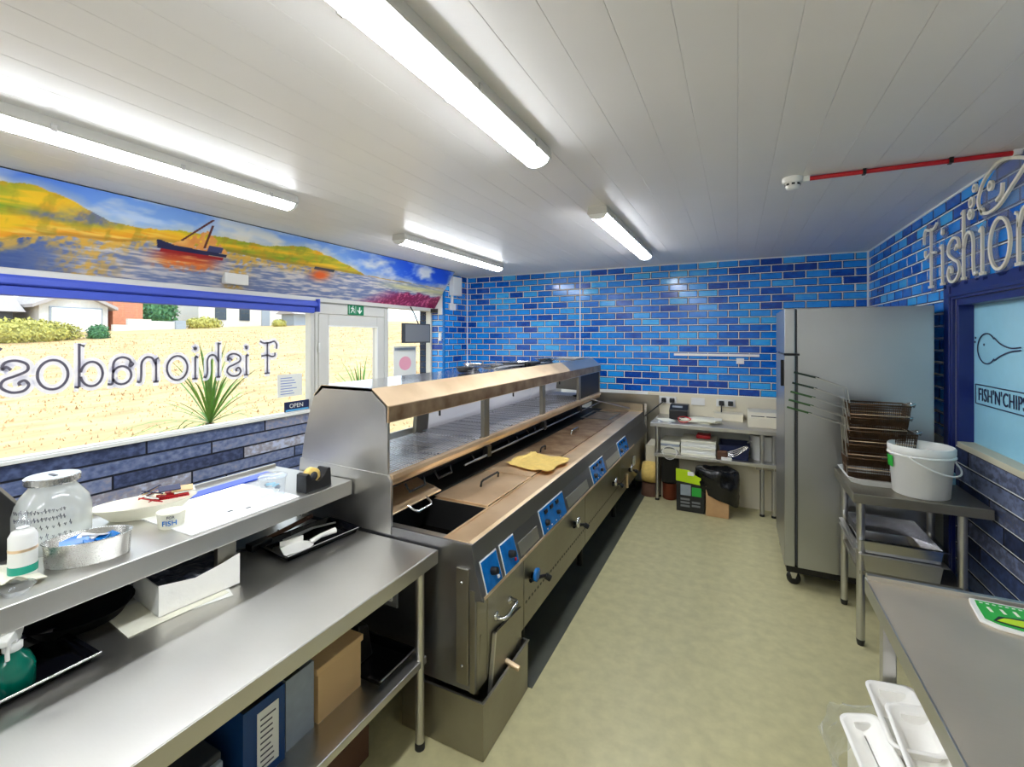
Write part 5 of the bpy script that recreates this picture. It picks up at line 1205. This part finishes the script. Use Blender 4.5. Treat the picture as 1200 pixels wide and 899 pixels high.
# bucket
t = thing('white_bucket', (1.02, 3.43, PZ), 'white plastic bucket with green label on the basket table', 'bucket')
bc = (.945, 3.40, PZ)
MB().lathe([(.122, 0), (.127, .004), (.143, .235), (.149, .24), (.151, .245), (.151, .275), (.146, .282), (.139, .279), (.135, .24), (.119, .01), (0, .006)], bc, 48).build('bucket', 'white', t)
MB().lathe([(.143, .222), (.153, .226), (.153, .232), (.143, .236)], bc, 48).build('rib', 'white', t)
ba = [(bc[0] + .158 * math.cos(a), bc[1] + .158 * math.sin(a), bc[2] + .235 - .105 * math.sin((a - math.radians(-158)) / math.radians(150) * math.pi) * 1) for a in [math.radians(-158 + 150 * k / 24) for k in range(25)]]
ba = [(bc[0] + (.158 + .012 * math.sin(k / 24 * math.pi)) * math.cos(math.radians(-125 + 160 * k / 24)), bc[1] + (.158 + .012) * math.sin(math.radians(-125 + 160 * k / 24)), bc[2] + .23 - .085 * math.sin(k / 24 * math.pi)) for k in range(25)]
MB().tube(ba, .005, 8).build('bail_handle', 'white', t)
gl_ = []
for k in range(7):
    a = math.radians(-196 + 6 * k); gl_ += [(bc[0] + .1455 * math.cos(a), bc[1] + .1455 * math.sin(a), bc[2] + .15), (bc[0] + .1495 * math.cos(a), bc[1] + .1495 * math.sin(a), bc[2] + .215)]
MB().add(gl_, [(2 * k, 2 * k + 2, 2 * k + 3, 2 * k + 1) for k in range(6)]).build('green_label', 'grass_green', t)
tag(MB().box(1.165, 3.70, PZ + .32, 1.20, 3.77, PZ + .37)and MB().box(1.13, 3.68, PZ, 1.19, 3.74, PZ + .075).build('pale_cup', 'pale_blue', base=(1.16, 3.71, PZ), bevel=.006), 'small pale green block behind the bucket by the window frame', 'cup')

# ---------------------------------------------------------------- right bench
QZ = .885
qb = thing('corner_bench', (.85, 1.2, 0), 'stainless bench at the lower right with upstand at its far end', 'bench')
MB().box(.44, -1.2, QZ - .04, 1.22, 2.16, QZ).build('worktop', steel('rough_bench_steel', (226, 214, 196), .55, .06), qb, bevel=.004)
MB().box(.436, -1.2, QZ - .055, .442, 2.165, QZ + .003).build('front_edge', 'steel', qb, bevel=.001)
MB().box(.44, 2.15, QZ - .04, 1.22, 2.17, QZ + .018).build('upstand', 'steel', qb, bevel=.002)
for (a, b) in ((.48, 2.05), (1.15, 2.05), (.48, -.9), (1.15, -.9)):
    lg = MB().box(a - .02, b - .02, .02, a + .02, b + .02, QZ - .04).build('leg', 'steel', qb, bevel=.003); MB().lathe([(.022, 0), (.022, .02)], (a, b, .0), 12).build('foot', 'black', lg)
MB().box(.46, -1.1, .22, 1.2, 2.12, .25).build('undershelf', 'steel', qb, bevel=.003)
t = thing('green_packet', (.8, 2.02, QZ), 'green and lime printed packet with white border on the corner bench', 'packet')
pk = [(.725, 2.14), (.715, 2.10), (.70, 1.99), (.735, 1.96), (.80, 1.945), (1.12, 1.92), (1.15, 2.12)]
MB().prism(pk, 'z', QZ, QZ + .010).build('border', 'white', t, bevel=.003)
pi_ = [(.735, 2.125), (.728, 2.09), (.717, 2.0), (.745, 1.975), (.80, 1.96), (1.11, 1.935), (1.135, 2.11)]
MB().prism(pi_, 'z', QZ + .010, QZ + .0115).build('green_field', 'grass_green', t)
MB().prism([(.735, 1.995), (.76, 2.03), (.83, 2.04), (1.11, 2.02), (1.10, 1.965), (.82, 1.972), (.76, 1.985)], 'z', QZ + .0115, QZ + .0125).build('black_shape', 'black', t)
MB().prism([(.745, 1.998), (.77, 2.022), (.83, 2.028), (1.10, 2.008), (1.09, 1.972), (.82, 1.980), (.77, 1.99)], 'z', QZ + .0125, QZ + .0135).build('lime_shape', 'lime', t)
for k in range(9): 
    if k % 2 == 0: MB().box(.75 + k * .016, 2.055, QZ + .0115, .758 + k * .016, 2.085, QZ + .0125).build('stroke', 'cream_paper', t)
for k in range(22): MB().box(.742 + k * .016, 2.108 - k * .0005, QZ + .0115, .750 + k * .016, 2.113 - k * .0005, QZ + .0125).build('dash', 'paper', t)
# foam clamshells hanging at the bench side
def clam(name, M4, L, W, H, label):
    t = thing(name, tuple(M4.translation), label, 'food box', 'white foam boxes beside the corner bench')
    def T(mb): mb.v = [tuple(M4 @ Vector(v)) for v in mb.v]; return mb
    def rr(e, z, r=.03):
        P = []
        for cx, cy, a0 in ((W / 2 + e - r, L / 2 + e - r, 0), (-W / 2 - e + r, L / 2 + e - r, 90), (-W / 2 - e + r, -L / 2 - e + r, 180), (W / 2 + e - r, -L / 2 - e + r, 270)):
            for k in range(5): a = math.radians(a0 + k * 22.5); P.append((cx + r * math.cos(a), cy + r * math.sin(a), z))
        return P
    rings = [rr(-.018, 0), rr(0, H), rr(.008, H), rr(.008, H + .004), rr(-.004, H + .004), rr(-.022, .005)]
    n = 20; vs = [p for r in rings for p in r]; fs = [tuple(range(n - 1, -1, -1)), tuple(range(5 * n, 6 * n))] + [(i * n + j, i * n + (j + 1) % n, (i + 1) * n + (j + 1) % n, (i + 1) * n + j) for i in range(5) for j in range(n)]
    T(MB().add(vs, fs, 0, True)).build('tray', 'foam', t)
    mb = MB()
    for k in range(12): mb.box(-W / 2 + .03 + k * (W - .06) / 11, L / 2 - .018, .012, -W / 2 + .036 + k * (W - .06) / 11, L / 2 - .008, H - .01)
    T(mb).build('ribs', 'foam', t, kind='stuff')
    return t, T
mA = Matrix.Translation((.478, 1.845, .545)) @ Matrix.Rotation(-.12, 4, 'Y') @ Matrix.Rotation(-.05, 4, 'X')
t, T = clam('foam_box', mA, .31, .125, .06, 'open white foam food box, farthest of the pile beside the corner bench')
mB_ = Matrix.Translation((.492, 1.70, .585)) @ Matrix.Rotation(-.15, 4, 'Y') @ Matrix.Rotation(.10, 4, 'X')
t, T = clam('foam_box', mB_, .26, .12, .055, 'white foam food box lying in the near end of the farthest one')
mC_ = Matrix.Translation((.385, 1.735, .50)) @ Matrix.Rotation(.1, 4, 'Z') @ Matrix.Rotation(-.25, 4, 'Y')
t, T = clam('foam_box', mC_, .27, .10, .05, 'cream tinted foam food box inside the torn plastic wrap')
def wr_(u, v):
    a = 2 * math.pi * u; n = fbm(np.array([math.cos(a) * 3 + 9]), np.array([math.sin(a) * 3 + v * 6 + 9]), 5)[0]
    return (.375 + (.06 + .05 * n) * math.cos(a) - .05 * v * (1 if math.cos(a) < 0 else 0), 1.72 + (.15 + .06 * n) * math.sin(a), .42 + .12 * v + .05 * n * v)
tag(MB().grid(wr_, 30, 12, smooth=False).build('plastic_wrap', 'wrap', base=(.37, 1.62, .26)), 'torn clear plastic wrap around the foam boxes', 'wrap')
t = thing('foam_carton', (.40, 1.62, 0), 'pale carton on the floor under the wrapped foam boxes', 'carton')
MB().box(.345, 1.58, .003, .43, 1.95, .47).build('carton', 'cream_paper', t)

# ---------------------------------------------------------------- outside
def gz(x, y):
    d = max(0, -x - 5.2); return -.12 + .08 * min(d, 22) + .05 * max(0, y - 2) * min(1, d / 12)
mb = MB()
nx, ny = 60, 60
def gf(u, v):
    X = -3.95 - 60 * u ** 1.6; Y = -35 + 100 * v; return (X, Y, gz(X, Y) + .05 * fbm(np.array([X * .9]), np.array([Y * .9]), 2)[0])
g = mb.grid(gf, nx, ny).build('lawn', 'grass', base=(-20, 5, 0)); struct(g)
# grass tufts: real blades, uncountable
bl = MB(); rr_ = random.Random(3)
for i in range(26000):
    X = -5.0 - 20 * rr_.random() ** 1.5; Y = -6 + rr_.random() * 30; z = gz(X, Y) + .0; h = .03 + .07 * rr_.random(); a = rr_.random() * 6.28; w_ = .01 + .025 * rr_.random()
    bl.add([(X - w_ * math.cos(a), Y - w_ * math.sin(a), z), (X + w_ * math.cos(a), Y + w_ * math.sin(a), z), (X + (rr_.random() - .5) * .1, Y + (rr_.random() - .5) * .1, z + h)], [(0, 1, 2)])
g = bl.build('grass_tufts', plain('straw', (188, 154, 112), .9, noise=.3, nscale=2), base=(-15, 5, 0), kind='stuff'); tag(g, 'dry yellow grass blades all over the slope outside', 'grass')
def cordyline(x, y, h, label, n=46, L=.75, trunk='bark'):
    t = thing('cordyline_palm', (x, y, gz(x, y)), label, 'plant'); z0 = gz(x, y)
    MB().tube([(x, y, z0), (x + .02, y, z0 + h * .5), (x, y, z0 + h)], [.06, .05, .045], 10).build('trunk', trunk, t)
    r = random.Random(int(x * 100)); mb = MB()
    for i in range(n):
        a = r.random() * 6.28; el = r.uniform(-.1, 1.5); l = L * r.uniform(.75, 1.1); pts = []
        for k in range(6):
            s = k / 5; d = l * s; e = el - .9 * s * s * (1 - el / 2)
            pts.append(Vector((x + d * math.cos(el * .5 + e * .5) * math.cos(a), y + d * math.cos(el * .5 + e * .5) * math.sin(a), z0 + h + d * math.sin(el * .5 + e * .5))))
        sd_ = Vector((-math.sin(a), math.cos(a), 0)); vs = []
        for k, p in enumerate(pts): w_ = .014 * math.sin(math.pi * (k / 5 * .85 + .15)); vs += [p - sd_ * w_, p + sd_ * w_]
        mb.add(vs, [(2 * k, 2 * k + 1, 2 * k + 3, 2 * k + 2) for k in range(5)])
    mb.build('leaves', 'leaf', t, kind='stuff')
cordyline(-5.6, 3.30, .88, 'spiky green cordyline seen through the lettering of the front window', 64, 1.0)
cordyline(-5.5, 5.62, .75, 'spiky green cordyline seen through the glass of the door', 60, .95)
def foliage(name, c, r, mat, label, n=1400, cat='shrub', leaf=.09, seed=1, group=None):
    """a crown of leaf quads around a lumpy core"""
    t = thing(name, (c[0], c[1], c[2] - r[2]), label, cat, group); q = random.Random(seed); mb = MB()
    for i in range(n):
        v = Vector((q.gauss(0, 1), q.gauss(0, 1), q.gauss(0, 1))).normalized() * (q.uniform(.8, 1.05)); p = Vector((c[0] + v.x * r[0], c[1] + v.y * r[1], c[2] + v.z * r[2]))
        a = Vector((q.gauss(0, 1), q.gauss(0, 1), q.gauss(0, 1))).normalized(); b = a.cross(v).normalized() if a.cross(v).length > .01 else Vector((1, 0, 0)); s = leaf * q.uniform(.6, 1.3)
        mb.add([p - a * s, p + b * s * .5, p + a * s, p - b * s * .5], [(0, 1, 2, 3)])
    mb.build('foliage', mat, t, kind='stuff')
    MB().lathe([(0, -r[2]), (r[0] * .6, -r[2] * .8), (r[0] * .85, 0), (r[0] * .6, r[2] * .6), (0, r[2] * .85)], c, 14, sy=r[1] / r[0]).build('core', mat, t)
    return t
def house(name, x, y, w, d, h, label, wall='render', roof='roof', gable='x', parts=()):
    """front faces +x at x; w along y, d back along -x"""
    z = gz(x, y) - .3; t = thing(name, (x, y, z), label, 'building')
    MB().box(x - d, y - w / 2, z, x, y + w / 2, z + h).build('walls', wall, t)
    rh = w * .26
    if gable == 'x':
        MB().prism([(y - w / 2, z + h), (y + w / 2, z + h), (y, z + h + rh)], 'x', x - d, x).build('gable', wall, t)
        for s in (-1, 1): MB().prism([(y, z + h + rh), (y, z + h + rh + .15), (y + s * (w / 2 + .3), z + h + .0), (y + s * (w / 2 + .3), z + h - .15)], 'x', x - d - .2, x + .3).build('roof_slope', roof, t)
    else: MB().prism([(x - d - .3, z + h), (x + .4, z + h), (x - d / 2, z + h + d * .35)], 'y', y - w / 2 - .3, y + w / 2 + .3).build('roof', roof, t)
    for (nm, a, b, c0, c1, m_) in parts:
        fr_ = MB().box(x, y + a, z + c0, x + (.09 if nm == 'garage_door' else .05), y + b, z + c1).build(nm, m_, t)
    return t
house('garage', -28, 10.35, 2.5, 5, 1.55, 'white gabled garage with a wide pale door across the road', parts=(('door_frame', -.92, 1.02, .25, 1.48, 'grey_card'), ('garage_door', -.85, .95, .26, 1.42, 'white')))
house('lean_to', -28.6, 8.12, .66, 3, 1.3, 'low grey lean-to between the white block and the garage', wall='dark_grey', gable='y', parts=(('window', -.3, .1, .5, .9, 'darkwin'),))
house('white_block', -29, 5.75, 2.8, 6, 3.2, 'plain white house at the left edge of the front window view', gable='y', parts=(('window', .7, 1.1, 1.3, 2.2, 'pale_blue'),))
house('white_house', -30, 20.6, 7.2, 6, 3.4, 'long white house with windows at the door end of the view', gable='y', parts=(('window', -2.6, -1.9, .7, 1.6, 'darkwin'), ('window', -1.0, -.3, .7, 1.6, 'darkwin'), ('door', .6, 1.2, .3, 1.7, 'grey_card'), ('window', 2.2, 3.0, .7, 1.6, 'darkwin')))
house('small_shed', -27, 22.0, 1.1, 1.2, 1.1, 'small grey shed beside the long white house', wall='grey_card', gable='y')
t = thing('brick_wall', (-28.2, 12.6, gz(-28.2, 12.6)), 'orange red brick gable wall right of the garage', 'building')
z0 = gz(-28.2, 12.6)
MB().box(-30, 11.9, z0 - .2, -28.25, 13.2, z0 + 1.55).build('wall', 'brick', t)
for r in range(12): MB().box(-28.26, 11.9 + .0, z0 + .1 + r * .12, -28.23, 13.2, z0 + .2 + r * .12).build('brick_course', 'brick', t)
t = thing('white_garden_wall', (-27, 13, gz(-27, 13)), 'low stepped white garden wall in front of the brick wall', 'wall')
for k, (a, b, h) in enumerate(((11.4, 12.0, .35), (12.0, 13.0, .62), (13.0, 14.1, .5))): MB().box(-27.2, a, gz(-27, a) - .2, -27, b, gz(-27, a) + h).build('wall_section', 'render', t)
tag(MB().box(-27.15, 14.1, gz(-27, 14) - .1, -26.9, 14.6, gz(-27, 14) + .5).build('grey_bin', 'grey_card', base=(-27, 14.3, gz(-27, 14))), 'grey wheelie bin at the end of the white garden wall', 'bin')
foliage('hedge', (-24, 7.35, gz(-24, 7.3) + .32), (.7, 1.78, .55), 'hedge', 'long yellow green hedge at the far left of the lawn', 2200, 'hedge', .08, 3)
foliage('conifer_shrub', (-24, 9.62, gz(-24, 9.6) + .2), (.45, .38, .4), 'bush', 'rounded grey green shrub at the right end of the hedge', 700, 'shrub', .06, 9)
foliage('garden_tree', (-30.5, 14.7, gz(-31, 15) + 1.0), (1.2, 1.3, 1.2), 'bush', 'leafy green tree behind the garden wall', 1600, 'tree', .12, 5)
foliage('yellow_shrub', (-27.5, 15.9, gz(-27.5, 15) + .3), (.5, 1.0, .4), 'hedge', 'yellow shrub below the leafy green tree', 700, 'shrub', .09, 6)
foliage('yellow_shrub', (-26.8, 20.2, gz(-27, 20) + .2), (.3, .5, .3), 'hedge', 'small lime yellow shrub in front of the long white house', 400, 'shrub', .07, 7)
